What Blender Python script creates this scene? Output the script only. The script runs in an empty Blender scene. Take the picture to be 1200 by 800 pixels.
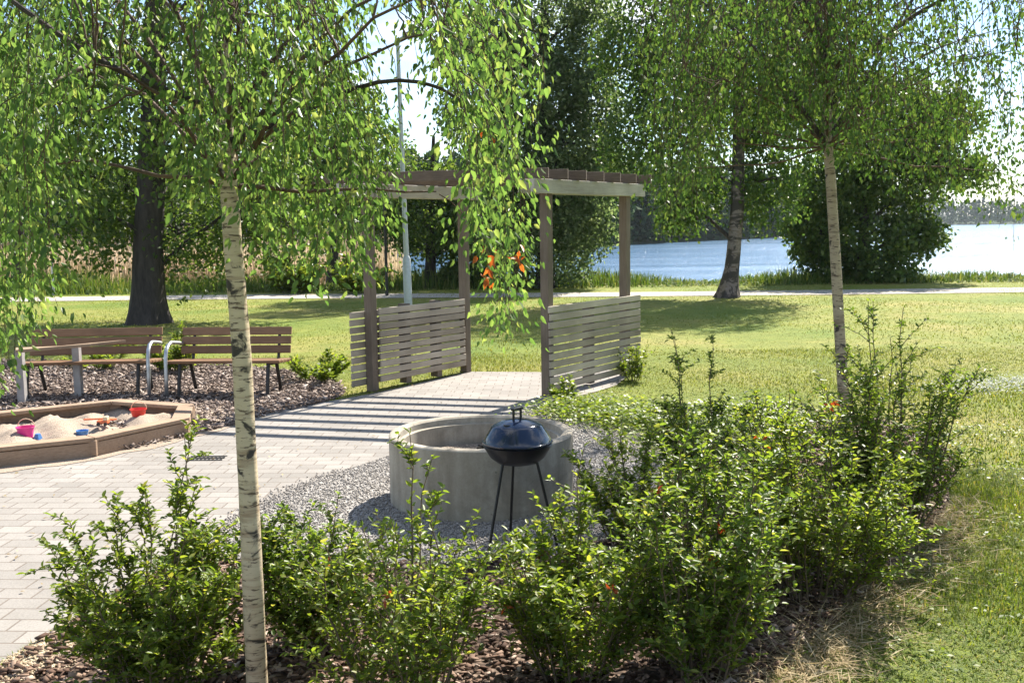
import bpy, math, random
import numpy as np
from mathutils import Vector, Matrix

# ------------------------------------------------------------------ scene, camera, light
sc = bpy.context.scene
COL = sc.collection
random.seed(4)
EYE = np.array([0.0, 0.0, 1.85])
PITCH, ROLL, FPX = math.radians(6.37), math.radians(0.8), 1200.0
F = np.array([0, math.cos(PITCH), -math.sin(PITCH)])
R0 = np.array([1.0, 0, 0]); U0 = np.array([0, math.sin(PITCH), math.cos(PITCH)])
RV = math.cos(ROLL) * R0 - math.sin(ROLL) * U0
UV = math.cos(ROLL) * U0 + math.sin(ROLL) * R0

cam = bpy.data.objects.new('camera', bpy.data.cameras.new('camera'))
COL.objects.link(cam)
cam.matrix_world = Matrix(((RV[0], UV[0], -F[0], EYE[0]), (RV[1], UV[1], -F[1], EYE[1]), (RV[2], UV[2], -F[2], EYE[2]), (0, 0, 0, 1)))
cam.data.sensor_width = 36; cam.data.lens = 36.0
cam.data.clip_start = 0.05; cam.data.clip_end = 9000
sc.camera = cam

SUN_H = np.array([1.2, 2.0]) / math.hypot(1.2, 2.0)
SUN_EL = math.radians(45)
SUNV = np.array([SUN_H[0] * math.cos(SUN_EL), SUN_H[1] * math.cos(SUN_EL), math.sin(SUN_EL)])
sun = bpy.data.objects.new('sun', bpy.data.lights.new('sun', 'SUN'))
COL.objects.link(sun)
sun.data.energy = 4.6; sun.data.angle = math.radians(0.55); sun.data.color = (1, 0.935, 0.83)
sun.rotation_euler = Vector(SUNV).to_track_quat('Z', 'Y').to_euler()

world = bpy.data.worlds.new("World"); sc.world = world; world.use_nodes = True
wt = world.node_tree; wt.nodes.clear()
def wn(t, **k):
    n = wt.nodes.new(t)
    for a, b in k.items(): setattr(n, a, b)
    return n
wout = wn('ShaderNodeOutputWorld'); wbg = wn('ShaderNodeBackground')
wbg.inputs['Strength'].default_value = 0.068
sky = wn('ShaderNodeTexSky', sky_type='NISHITA', sun_disc=False)
sky.sun_elevation = SUN_EL; sky.sun_rotation = math.atan2(SUN_H[0], SUN_H[1])
sky.air_density = 1.0; sky.dust_density = 0.15; sky.ozone_density = 3.0
tc = wn('ShaderNodeTexCoord'); sep = wn('ShaderNodeSeparateXYZ')
wt.links.new(tc.outputs['Generated'], sep.inputs[0])
zadd = wn('ShaderNodeMath', operation='ADD'); wt.links.new(sep.outputs['Z'], zadd.inputs[0]); zadd.inputs[1].default_value = 0.22
zmax = wn('ShaderNodeMath', operation='MAXIMUM'); wt.links.new(zadd.outputs[0], zmax.inputs[0]); zmax.inputs[1].default_value = 0.05
dx = wn('ShaderNodeMath', operation='DIVIDE'); wt.links.new(sep.outputs['X'], dx.inputs[0]); wt.links.new(zmax.outputs[0], dx.inputs[1])
dy = wn('ShaderNodeMath', operation='DIVIDE'); wt.links.new(sep.outputs['Y'], dy.inputs[0]); wt.links.new(zmax.outputs[0], dy.inputs[1])
cmb = wn('ShaderNodeCombineXYZ'); wt.links.new(dx.outputs[0], cmb.inputs[0]); wt.links.new(dy.outputs[0], cmb.inputs[1])
cno = wn('ShaderNodeTexNoise'); cno.inputs['Scale'].default_value = 1.7; cno.inputs['Detail'].default_value = 9
cno.inputs['Roughness'].default_value = 0.58; cno.inputs['Distortion'].default_value = 0.3
cmap = wn('ShaderNodeMapping'); cmap.inputs['Location'].default_value = (5.3, 2.1, 0)
wt.links.new(cmb.outputs[0], cmap.inputs[0]); wt.links.new(cmap.outputs[0], cno.inputs['Vector'])
crm = wn('ShaderNodeValToRGB'); crm.color_ramp.elements[0].position = 0.49; crm.color_ramp.elements[1].position = 0.68
crm.color_ramp.elements[1].color = (0.92, 0.92, 0.92, 1)
wt.links.new(cno.outputs['Fac'], crm.inputs[0])
cmx = wn('ShaderNodeMix', data_type='RGBA'); wt.links.new(crm.outputs['Color'], cmx.inputs['Factor'])
wt.links.new(sky.outputs[0], cmx.inputs['A']); cmx.inputs['B'].default_value = (7.6, 7.8, 8.1, 1)
wt.links.new(cmx.outputs['Result'], wbg.inputs['Color']); wt.links.new(wbg.outputs[0], wout.inputs['Surface'])

sc.view_settings.view_transform = 'Standard'; sc.view_settings.look = 'None'
sc.view_settings.gamma = 1; sc.view_settings.exposure = 1.62; sc.view_settings.use_curve_mapping = False
sc.render.engine = 'CYCLES'
cy = sc.cycles
cy.max_bounces = 7; cy.diffuse_bounces = 3; cy.glossy_bounces = 3; cy.transmission_bounces = 4; cy.transparent_max_bounces = 8
cy.use_denoising = True
cy.caustics_reflective = False; cy.caustics_refractive = False

# ------------------------------------------------------------------ helpers
def ray(px, py): return F + (px - 600) / FPX * RV - (py - 400) / FPX * UV
def P(px, py, d): return EYE + ray(px, py) * d
def G(px, py, z=0.0):
    r = ray(px, py); return EYE + r * ((z - EYE[2]) / r[2])
def G2(px, py): return G(px, py)[:2]
def nrm(a): return a / np.maximum(np.linalg.norm(a, axis=-1, keepdims=True), 1e-9)
rng = np.random.default_rng(11)

def tag(o, label=None, cat=None, group=None, kind=None):
    if label: o['label'] = label
    if cat: o['category'] = cat
    if group: o['group'] = group
    if kind: o['kind'] = kind
    return o
def thing(name, loc, label, cat, group=None):
    o = bpy.data.objects.new(name, None); COL.objects.link(o); o.location = loc
    o.empty_display_size = 0.2
    return tag(o, label, cat, group)
def link(name, me, mat, parent=None, bevel=0, smooth=False):
    o = bpy.data.objects.new(name, me); COL.objects.link(o)
    if mat: me.materials.append(mat)
    if parent is not None: o.parent = parent
    if smooth: me.polygons.foreach_set('use_smooth', [True] * len(me.polygons))
    if bevel:
        m = o.modifiers.new('bevel', 'BEVEL'); m.width = bevel; m.segments = 2; m.limit_method = 'ANGLE'
    return o
def wloc(p):
    v = Vector((0, 0, 0))
    while p is not None: v += p.location; p = p.parent
    return np.array(v)
def arr_mesh(name, V, polys, mat, parent=None, smooth=False, base=None):
    """V (n,3); polys = list of int arrays (m,k). Vertices are world positions."""
    me = bpy.data.meshes.new(name)
    off = wloc(parent) if parent is not None else (np.zeros(3) if base is None else np.array(base))
    V = np.asarray(V, float) - off
    me.vertices.add(len(V)); me.vertices.foreach_set('co', V.astype(np.float32).ravel())
    polys = [np.asarray(p, np.int32) for p in polys if len(p)]
    tot = np.concatenate([np.full(len(p), p.shape[1], np.int32) for p in polys])
    loops = np.concatenate([p.ravel() for p in polys])
    starts = np.concatenate([[0], np.cumsum(tot)[:-1]]).astype(np.int32)
    me.loops.add(len(loops)); me.loops.foreach_set('vertex_index', loops)
    me.polygons.add(len(tot)); me.polygons.foreach_set('loop_start', starts); me.polygons.foreach_set('loop_total', tot)
    me.update(calc_edges=True); me.validate()
    o = link(name, me, mat, parent, smooth=smooth)
    if parent is None and base is not None: o.location = base
    return o

class MB:
    """collects shapes (world coordinates) into one mesh"""
    def __init__(s): s.v = []; s.f = []
    def add(s, vs, fs):
        n = len(s.v); s.v += [tuple(map(float, v)) for v in vs]; s.f += [tuple(i + n for i in f) for f in fs]; return s
    def obox(s, c, ax, ay, az):
        c, ax, ay, az = map(lambda q: np.array(q, float), (c, ax, ay, az))
        vs = [c + i * ax + j * ay + k * az for k in (-1, 1) for j in (-1, 1) for i in (-1, 1)]
        return s.add(vs, [(0, 2, 3, 1), (4, 5, 7, 6), (0, 1, 5, 4), (2, 6, 7, 3), (0, 4, 6, 2), (1, 3, 7, 5)])
    def beam(s, a, b, w, h, up=(0, 0, 1)):
        a, b = np.array(a, float), np.array(b, float); d = (b - a) / np.linalg.norm(b - a)
        side = np.cross(d, up); side /= np.linalg.norm(side); u2 = np.cross(side, d)
        return s.obox((a + b) / 2, (b - a) / 2, side * w / 2, u2 * h / 2)
    def tube(s, pts, rad, n=10, cap=True):
        pts = [np.array(p, float) for p in pts]; m = len(pts)
        if np.isscalar(rad): rad = [rad] * m
        vs, fs = [], []
        ref = np.array([0.31, 0.95, 0.05])
        for i, p in enumerate(pts):
            t = pts[min(i + 1, m - 1)] - pts[max(i - 1, 0)]; t /= np.linalg.norm(t)
            a = np.cross(t, ref); a /= np.linalg.norm(a); b = np.cross(t, a)
            for k in range(n):
                th = 2 * math.pi * k / n
                vs.append(p + rad[i] * (math.cos(th) * a + math.sin(th) * b))
        for i in range(m - 1):
            for k in range(n):
                k2 = (k + 1) % n
                fs.append((i * n + k, i * n + k2, (i + 1) * n + k2, (i + 1) * n + k))
        if cap: fs += [tuple(range(n))[::-1], tuple((m - 1) * n + k for k in range(n))]
        return s.add(vs, fs)
    def lathe(s, c, prof, n=48, closed=False):
        c = np.array(c, float); vs, fs = [], []
        m = len(prof)
        for r, z in prof:
            for k in range(n):
                th = 2 * math.pi * k / n
                vs.append(c + np.array([r * math.cos(th), r * math.sin(th), z]))
        for i in range(m if closed else m - 1):
            j = (i + 1) % m
            for k in range(n):
                k2 = (k + 1) % n
                fs.append((i * n + k, i * n + k2, j * n + k2, j * n + k))
        return s.add(vs, fs)
    def prism(s, poly, z0, z1):
        n = len(poly)
        vs = [(p[0], p[1], z0) for p in poly] + [(p[0], p[1], z1) for p in poly]
        fs = [tuple(range(n))[::-1], tuple(range(n, 2 * n))] + [(i, (i + 1) % n, n + (i + 1) % n, n + i) for i in range(n)]
        return s.add(vs, fs)
    def build(s, name, mat, parent=None, bevel=0, smooth=False, base=None):
        me = bpy.data.meshes.new(name)
        off = wloc(parent) if parent is not None else (np.zeros(3) if base is None else np.array(base))
        me.from_pydata([tuple(np.array(v) - off) for v in s.v], [], s.f); me.update()
        o = link(name, me, mat, parent, bevel, smooth)
        if smooth:
            try:
                me.set_sharp_from_angle(angle=math.radians(38))
            except Exception: pass
        if parent is None and base is not None: o.location = tuple(base)
        return o

# ---- materials
def mat_new(name):
    m = bpy.data.materials.new(name); m.use_nodes = True; nt = m.node_tree
    b = nt.nodes['Principled BSDF']
    return m, nt, b
def N(nt, t, **k):
    n = nt.nodes.new(t)
    for a, b in k.items():
        if hasattr(n, a) and not a[0].isupper(): setattr(n, a, b)
        else: n.inputs[a.replace('_', ' ')].default_value = b
    return n
def ramp(nt, src, stops):
    r = nt.nodes.new('ShaderNodeValToRGB'); e = r.color_ramp.elements
    while len(e) < len(stops): e.new(0.5)
    for x, (pos, c) in zip(e, stops):
        x.position = pos; x.color = (*c, 1) if len(c) == 3 else c
    nt.links.new(src, r.inputs[0]); return r.outputs['Color']
def noise(nt, vec, scale, detail=6, rough=0.55, dist=0):
    n = nt.nodes.new('ShaderNodeTexNoise'); n.inputs['Scale'].default_value = scale; n.inputs['Detail'].default_value = detail
    n.inputs['Roughness'].default_value = rough; n.inputs['Distortion'].default_value = dist
    if vec is not None: nt.links.new(vec, n.inputs['Vector'])
    return n.outputs['Fac']
def mapping(nt, scale=(1, 1, 1), rot=(0, 0, 0), kind='Object'):
    t = nt.nodes.new('ShaderNodeTexCoord'); m = nt.nodes.new('ShaderNodeMapping')
    m.inputs['Scale'].default_value = scale; m.inputs['Rotation'].default_value = rot
    nt.links.new(t.outputs[kind], m.inputs[0]); return m.outputs[0]
def mix(nt, fac, a, b, blend='MIX'):
    m = nt.nodes.new('ShaderNodeMix'); m.data_type = 'RGBA'; m.blend_type = blend
    for k, v in (('Factor', fac), ('A', a), ('B', b)):
        s = [i for i in m.inputs if i.name == k and (i.type == 'RGBA' or k == 'Factor')][0]
        if isinstance(v, (int, float)): s.default_value = v
        elif isinstance(v, tuple): s.default_value = (*v, 1)
        else: nt.links.new(v, s)
    return [o for o in m.outputs if o.type == 'RGBA'][0]
def bump(nt, h, b, strength=0.4, dist=0.01):
    n = nt.nodes.new('ShaderNodeBump'); n.inputs['Strength'].default_value = strength; n.inputs['Distance'].default_value = dist
    nt.links.new(h, n.inputs['Height']); nt.links.new(n.outputs[0], b.inputs['Normal'])
def island(nt):
    return nt.nodes.new('ShaderNodeNewGeometry').outputs['Random Per Island']

def leaf_mat(name, stops, trans=0.45, tint=(1.25, 1.15, 0.5), rough=0.42, spec=0.35):
    m, nt, b = mat_new(name)
    c = ramp(nt, island(nt), stops)
    nt.links.new(c, b.inputs['Base Color']); b.inputs['Roughness'].default_value = rough
    b.inputs['Specular IOR Level'].default_value = spec
    t = nt.nodes.new('ShaderNodeBsdfTranslucent')
    nt.links.new(mix(nt, 1.0, c, tint, 'MULTIPLY'), t.inputs['Color'])
    mx = nt.nodes.new('ShaderNodeMixShader'); mx.inputs[0].default_value = trans
    nt.links.new(b.outputs[0], mx.inputs[1]); nt.links.new(t.outputs[0], mx.inputs[2])
    nt.links.new(mx.outputs[0], nt.nodes['Material Output'].inputs['Surface'])
    return m
def wood_mat(name, c0, c1, c2, ang=0.0, vertical=False, rough=0.8, var=0.35):
    """grain along local X turned by ang about Z (or along Z)"""
    m, nt, b = mat_new(name)
    t = nt.nodes.new('ShaderNodeTexCoord')
    m1 = nt.nodes.new('ShaderNodeMapping'); m1.vector_type = 'POINT'
    m1.inputs['Rotation'].default_value = (0, 0, -ang); nt.links.new(t.outputs['Object'], m1.inputs[0])
    m2 = nt.nodes.new('ShaderNodeMapping'); m2.inputs['Scale'].default_value = (22, 22, 1.2) if vertical else (1.2, 22, 30)
    nt.links.new(m1.outputs[0], m2.inputs[0])
    isl = island(nt)
    add = nt.nodes.new('ShaderNodeVectorMath'); add.operation = 'ADD'
    cmbn = nt.nodes.new('ShaderNodeCombineXYZ')
    mul = nt.nodes.new('ShaderNodeMath'); mul.operation = 'MULTIPLY'; mul.inputs[1].default_value = 37.0
    nt.links.new(isl, mul.inputs[0])
    for i in range(3): nt.links.new(mul.outputs[0], cmbn.inputs[i])
    nt.links.new(m2.outputs[0], add.inputs[0]); nt.links.new(cmbn.outputs[0], add.inputs[1])
    g = noise(nt, add.outputs[0], 3.0, 8, 0.65, 0.6)
    c = ramp(nt, g, [(0.25, c0), (0.5, c1), (0.78, c2)])
    big = noise(nt, m1.outputs[0], 2.3, 4)
    c = mix(nt, var, c, ramp(nt, isl, [(0, c0), (0.5, c1), (1, c2)]))
    c = mix(nt, 0.5, c, ramp(nt, big, [(0.3, (0.42, 0.39, 0.35)), (0.7, (1.2, 1.17, 1.12))]), 'MULTIPLY')
    nt.links.new(c, b.inputs['Base Color']); b.inputs['Roughness'].default_value = rough; b.inputs['Specular IOR Level'].default_value = 0.25
    bump(nt, g, b, 0.5, 0.004); return m
def plain(name, c, rough=0.5, metal=0.0, nz=0.12, spec=0.5, bscale=0):
    m, nt, b = mat_new(name)
    n = noise(nt, mapping(nt), 14, 5)
    lo = tuple(x * (1 - nz * 2) for x in c); hi = tuple(min(1, x * (1 + nz)) for x in c)
    nt.links.new(ramp(nt, n, [(0.3, lo), (0.7, hi)]), b.inputs['Base Color'])
    b.inputs['Roughness'].default_value = rough; b.inputs['Metallic'].default_value = metal; b.inputs['Specular IOR Level'].default_value = spec
    if bscale: bump(nt, noise(nt, mapping(nt), bscale, 6), b, 0.3, 0.004)
    return m
def bark_birch(name, light=(0.47, 0.385, 0.265), mid=(0.29, 0.21, 0.135), dark=(0.05, 0.042, 0.035), sc_=1.0, amount=0.47):
    m, nt, b = mat_new(name)
    v = mapping(nt, (3 * sc_, 3 * sc_, 26 * sc_)); v2 = mapping(nt, (8 * sc_, 8 * sc_, 11 * sc_)); v3 = mapping(nt, (10 * sc_, 10 * sc_, 62 * sc_))
    g = noise(nt, v, 1.6, 6, 0.6, 0.4); pz = noise(nt, v2, 1.0, 5, 0.6, 0.7); fine = noise(nt, v3, 1.5, 4, 0.6)
    c = ramp(nt, g, [(0.32, mid), (0.48, light), (0.75, tuple(min(1, x * 1.15) for x in light))])
    c = mix(nt, ramp(nt, fine, [(0.575, (0, 0, 0)), (0.61, (0.95, 0.95, 0.95))]), c, (0.10, 0.07, 0.048))
    c = mix(nt, ramp(nt, pz, [(amount + 0.1, (0, 0, 0)), (amount + 0.15, (1, 1, 1))]), c, dark)
    nt.links.new(c, b.inputs['Base Color']); b.inputs['Roughness'].default_value = 0.7; b.inputs['Specular IOR Level'].default_value = 0.25
    bump(nt, g, b, 0.6, 0.006); return m
def bark_dark(name, c=(0.06, 0.05, 0.042)):
    m, nt, b = mat_new(name)
    v = mapping(nt, (9, 9, 1.6)); g = noise(nt, v, 1.5, 8, 0.65, 0.5)
    nt.links.new(ramp(nt, g, [(0.3, tuple(x * 0.4 for x in c)), (0.7, tuple(x * 1.7 for x in c))]), b.inputs['Base Color'])
    b.inputs['Roughness'].default_value = 0.9; bump(nt, g, b, 1.0, 0.03); return m

# ---- foliage builders
def leaves(p, a, n, L, W, fine=False, fold=0.18):
    """leaf blades: p base, a axis, n normal -> V, polys"""
    k = len(p); L = np.broadcast_to(L, k)[:, None]; W = np.broadcast_to(W, k)[:, None]
    a = nrm(a); s = nrm(np.cross(a, n)); n = np.cross(s, a)
    if not fine:
        V = np.stack([p, p + a * L * 0.42 + s * W * 0.5 + n * W * fold, p + a * L - n * L * 0.06, p + a * L * 0.42 - s * W * 0.5 + n * W * fold], 1).reshape(-1, 3)
        return V, [np.arange(4 * k).reshape(k, 4)]
    V = np.stack([p, p + a * L * 0.25 + s * W * 0.42 + n * W * fold, p + a * L * 0.62 + s * W * 0.36 + n * (W * fold * .8), p + a * L - n * L * 0.12,
                  p + a * L * 0.62 - s * W * 0.36 + n * (W * fold * .8), p + a * L * 0.25 - s * W * 0.42 + n * W * fold], 1).reshape(-1, 3)
    i = np.arange(k)[:, None] * 6
    return V, [np.concatenate([i + np.array([0, 1, 2, 3]), i + np.array([0, 3, 4, 5])])]
def tubes(paths, rad, sides=4):
    """paths (N,K,3), rad (N,K) -> V, polys"""
    paths = np.asarray(paths); Nn, K, _ = paths.shape
    t = np.gradient(paths, axis=1); t = nrm(t)
    a = nrm(np.cross(t, np.array([0.31, 0.95, 0.05]))); b = np.cross(t, a)
    th = np.arange(sides) * 2 * np.pi / sides
    V = paths[:, :, None, :] + rad[:, :, None, None] * (np.cos(th)[None, None, :, None] * a[:, :, None, :] + np.sin(th)[None, None, :, None] * b[:, :, None, :])
    idx = np.arange(Nn * K * sides).reshape(Nn, K, sides); nx = np.roll(idx, -1, 2)
    q = np.stack([idx[:, :-1], nx[:, :-1], nx[:, 1:], idx[:, 1:]], -1).reshape(-1, 4)
    return V.reshape(-1, 3), [q]
def join(parts):
    V, Q, off = [], {}, 0
    for v, ps in parts:
        V.append(v)
        for p in ps: Q.setdefault(p.shape[1], []).append(p + off)
        off += len(v)
    return np.concatenate(V), [np.concatenate(x) for x in Q.values()]
def rnd(n, s=1.0): return rng.normal(size=(n, 3)) * s
def inpoly(pts, poly):
    x, y = pts[:, 0], pts[:, 1]; r = np.zeros(len(pts), bool); poly = np.asarray(poly)
    for i in range(len(poly)):
        (x0, y0), (x1, y1) = poly[i], poly[i - 1]
        c = ((y0 > y) != (y1 > y)) & (x < (x1 - x0) * (y - y0) / (y1 - y0 + 1e-12) + x0); r ^= c
    return r
def blades(p, h, w, bend, hdg=None):
    k = len(p); h = np.broadcast_to(h, k)[:, None]; w = np.broadcast_to(w, k)[:, None]; bend = np.broadcast_to(bend, k)[:, None]
    az = rng.uniform(0, 2 * np.pi, k) if hdg is None else hdg
    s = np.stack([np.cos(az), np.sin(az), 0 * az], 1); f = np.stack([-np.sin(az), np.cos(az), 0 * az], 1); z = np.array([0, 0, 1.0])
    m = p + z * h * 0.55 + f * bend * 0.3; t = p + z * h * (1 - 0.25 * bend / h.clip(1e-3)).clip(0.3, 1) + f * bend
    V = np.stack([p - s * w / 2, p + s * w / 2, m + s * w * .42, m - s * w * .42, t], 1).reshape(-1, 3)
    i = np.arange(k)[:, None] * 5
    return V, [i + np.array([0, 1, 2, 3]), i + np.array([3, 2, 4])]

# ------------------------------------------------------------------ materials
def lawn_mat():
    m, nt, b = mat_new('lawn')
    v = mapping(nt)
    big = noise(nt, v, 0.35, 5, 0.6, 0.4); mid = noise(nt, v, 2.2, 6, 0.65); fin = noise(nt, v, 55, 6, 0.7)
    c = ramp(nt, big, [(0.32, (0.14, 0.20, 0.035)), (0.5, (0.215, 0.24, 0.055)), (0.68, (0.31, 0.275, 0.10))])
    c = mix(nt, 0.6, c, ramp(nt, mid, [(0.3, (0.62, 0.75, 0.6)), (0.7, (1.3, 1.2, 1.15))]), 'MULTIPLY')
    c = mix(nt, 0.75, c, ramp(nt, fin, [(0.3, (0.45, 0.5, 0.4)), (0.68, (1.35, 1.3, 1.2))]), 'MULTIPLY')
    nt.links.new(c, b.inputs['Base Color']); b.inputs['Roughness'].default_value = 0.85; b.inputs['Specular IOR Level'].default_value = 0.15
    bump(nt, fin, b, 0.8, 0.04); return m
def paver_mat():
    m, nt, b = mat_new('paver')
    v = mapping(nt, (1, 1, 1), (0, 0, math.radians(3)))
    br = nt.nodes.new('ShaderNodeTexBrick'); nt.links.new(v, br.inputs['Vector'])
    br.inputs['Scale'].default_value = 1.0; br.inputs['Brick Width'].default_value = 0.21; br.inputs['Row Height'].default_value = 0.14
    br.inputs['Mortar Size'].default_value = 0.006; br.inputs['Mortar Smooth'].default_value = 0.3; br.inputs['Bias'].default_value = 0.0
    br.inputs['Color1'].default_value = (0.232, 0.218, 0.202, 1); br.inputs['Color2'].default_value = (0.292, 0.275, 0.255, 1); br.inputs['Mortar'].default_value = (0.17, 0.145, 0.125, 1)
    n = noise(nt, v, 1.1, 6, 0.6); f = noise(nt, v, 90, 5, 0.7); sp = noise(nt, v, 6, 7, 0.7)
    c = mix(nt, 0.7, br.outputs['Color'], ramp(nt, n, [(0.3, (0.78, 0.76, 0.73)), (0.7, (1.12, 1.1, 1.08))]), 'MULTIPLY')
    c = mix(nt, 0.6, c, ramp(nt, f, [(0.3, (0.7, 0.7, 0.7)), (0.7, (1.2, 1.2, 1.2))]), 'MULTIPLY')
    c = mix(nt, ramp(nt, sp, [(0.60, (0, 0, 0)), (0.78, (0.6, 0.6, 0.6))]), c, (0.27, 0.225, 0.18))
    nt.links.new(c, b.inputs['Base Color']); b.inputs['Roughness'].default_value = 0.85; b.inputs['Specular IOR Level'].default_value = 0.25
    h = mix(nt, 0.25, br.outputs['Fac'], f); inv = nt.nodes.new('ShaderNodeInvert'); nt.links.new(h, inv.inputs['Color'])
    bump(nt, inv.outputs[0], b, 0.55, 0.006); return m
def gravel_mat(name, stops, scale=55, big=((0.3, (0.8, 0.8, 0.8)), (0.7, (1.1, 1.1, 1.1))), d=0.015):
    m, nt, b = mat_new(name)
    v = mapping(nt)
    vo = nt.nodes.new('ShaderNodeTexVoronoi'); vo.inputs['Scale'].default_value = scale; nt.links.new(v, vo.inputs['Vector'])
    sp = nt.nodes.new('ShaderNodeSeparateColor'); nt.links.new(vo.outputs['Color'], sp.inputs[0])
    c = ramp(nt, sp.outputs[0], stops)
    c = mix(nt, 0.7, c, ramp(nt, noise(nt, v, 1.5, 5), list(big)), 'MULTIPLY')
    c = mix(nt, 0.6, c, ramp(nt, vo.outputs['Distance'], [(0.25, (1.1, 1.1, 1.1)), (0.8, (0.25, 0.25, 0.25))]), 'MULTIPLY')
    nt.links.new(c, b.inputs['Base Color']); b.inputs['Roughness'].default_value = 0.9; b.inputs['Specular IOR Level'].default_value = 0.2
    inv = nt.nodes.new('ShaderNodeMath'); inv.operation = 'SUBTRACT'; inv.inputs[0].default_value = 1; nt.links.new(vo.outputs['Distance'], inv.inputs[1])
    bump(nt, inv.outputs[0], b, 0.8, d); return m
def isl_mat(name, stops, rough=0.85, spec=0.2):
    m, nt, b = mat_new(name)
    c = ramp(nt, island(nt), stops)
    c = mix(nt, 0.5, c, ramp(nt, noise(nt, mapping(nt), 40, 5), [(0.3, (0.6, 0.6, 0.6)), (0.7, (1.2, 1.2, 1.2))]), 'MULTIPLY')
    nt.links.new(c, b.inputs['Base Color']); b.inputs['Roughness'].default_value = rough; b.inputs['Specular IOR Level'].default_value = spec
    return m
def concrete_mat():
    m, nt, b = mat_new('concrete')
    v = mapping(nt); vs = mapping(nt, (5, 5, 0.8))
    n = noise(nt, v, 4, 8, 0.65); st = noise(nt, vs, 1.3, 6, 0.6); f = noise(nt, v, 70, 5, 0.7)
    c = ramp(nt, n, [(0.3, (0.33, 0.295, 0.24)), (0.7, (0.46, 0.42, 0.35))])
    c = mix(nt, 0.65, c, ramp(nt, st, [(0.35, (0.48, 0.45, 0.40)), (0.6, (1.06, 1.05, 1.03))]), 'MULTIPLY')
    c = mix(nt, 0.5, c, ramp(nt, f, [(0.3, (0.75, 0.75, 0.75)), (0.7, (1.12, 1.12, 1.12))]), 'MULTIPLY')
    soot = noise(nt, mapping(nt, (1.4, 1.4, 2.2)), 1.3, 7, 0.65, 0.8)
    c = mix(nt, ramp(nt, soot, [(0.52, (0, 0, 0)), (0.72, (0.7, 0.7, 0.7))]), c, (0.16, 0.14, 0.11))
    pit = noise(nt, v, 22, 3, 0.5)
    c = mix(nt, ramp(nt, pit, [(0.70, (0, 0, 0)), (0.74, (0.7, 0.7, 0.7))]), c, (0.13, 0.12, 0.10))
    nt.links.new(c, b.inputs['Base Color']); b.inputs['Roughness'].default_value = 0.9; b.inputs['Specular IOR Level'].default_value = 0.2
    bump(nt, f, b, 0.35, 0.004); return m
def water_mat():
    m, nt, b = mat_new('lake water')
    b.inputs['Base Color'].default_value = (0.07, 0.14, 0.23, 1); b.inputs['Roughness'].default_value = 0.16; b.inputs['IOR'].default_value = 1.33
    v = mapping(nt, (0.55, 1.3, 1)); n1 = noise(nt, v, 1.6, 5, 0.6, 0.5)
    bump(nt, n1, b, 0.7, 0.22)
    n2 = noise(nt, mapping(nt, (0.02, 0.09, 1)), 1.0, 5, 0.6, 0.6); nt.links.new(ramp(nt, n2, [(0.35, (0.13, 0.13, 0.13)), (0.65, (0.24, 0.24, 0.24))]), b.inputs['Roughness']); return m

M = {}
M['lawn'] = lawn_mat(); M['paver'] = paver_mat(); M['hill'] = plain('wooded hill', (.035, .06, .026), .9, 0, .25, .1)
M['gravel'] = gravel_mat('gravel', [(0, (0.25, 0.235, 0.22)), (0.5, (0.40, 0.38, 0.36)), (1, (0.55, 0.52, 0.48))], 85)
M['path'] = gravel_mat('path gravel', [(0, (0.40, 0.36, 0.31)), (1, (0.60, 0.55, 0.48))], 30)
M['soil'] = gravel_mat('bark soil', [(0, (0.05, 0.032, 0.022)), (0.6, (0.13, 0.085, 0.06)), (1, (0.22, 0.16, 0.12))], 28, d=0.03)
M['sand'] = gravel_mat('sand', [(0, (0.34, 0.27, 0.205)), (1, (0.50, 0.405, 0.32))], 160, d=0.004)
M['chip'] = isl_mat('bark chip', [(0, (0.055, 0.03, 0.02)), (0.45, (0.14, 0.085, 0.06)), (0.8, (0.25, 0.17, 0.125)), (1, (0.42, 0.33, 0.27))])
M['chip_grey'] = isl_mat('weathered bark chip', [(0, (0.12, 0.085, 0.07)), (0.4, (0.20, 0.155, 0.13)), (0.8, (0.30, 0.24, 0.205)), (1, (0.42, 0.36, 0.32))])
M['stone'] = isl_mat('gravel stone', [(0, (0.24, 0.22, 0.20)), (0.5, (0.33, 0.305, 0.28)), (1, (0.43, 0.40, 0.37))])
M['grass'] = leaf_mat('grass blade', [(0, (0.085, 0.145, 0.016)), (0.55, (0.14, 0.20, 0.026)), (0.85, (0.20, 0.23, 0.045)), (1, (0.33, 0.28, 0.12))], 0.45, (1.3, 1.2, 0.5), 0.6, 0.2)
M['grass_dry'] = leaf_mat('lawn blade', [(0, (0.16, 0.205, 0.035)), (0.5, (0.205, 0.235, 0.05)), (1, (0.28, 0.27, 0.085))], 0.35, (1.2, 1.15, 0.6), 0.7, 0.15)
M['straw'] = leaf_mat('dry straw', [(0, (0.22, 0.16, 0.08)), (0.6, (0.38, 0.30, 0.17)), (1, (0.52, 0.44, 0.29))], 0.25, (1.1, 1, 0.8), 0.8, 0.15)
M['shore_grass'] = leaf_mat('shore grass', [(0, (0.05, 0.10, 0.018)), (0.6, (0.10, 0.16, 0.03)), (1, (0.20, 0.21, 0.07))], 0.4, (1.2, 1.15, 0.6), 0.7, 0.2)
M['reed'] = leaf_mat('dry reed', [(0, (0.20, 0.22, 0.09)), (0.15, (0.38, 0.31, 0.22)), (0.6, (0.52, 0.44, 0.345)), (1, (0.64, 0.57, 0.47))], 0.55, (1.1, 1, 0.85), 0.8, 0.15)
M['birch_leaf'] = leaf_mat('birch leaf', [(0, (0.05, 0.105, 0.027)), (0.45, (0.10, 0.175, 0.045)), (0.88, (0.155, 0.23, 0.065)), (1, (0.24, 0.275, 0.09))], 0.6, (1.5, 1.5, 0.95), 0.42, 0.4)
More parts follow.
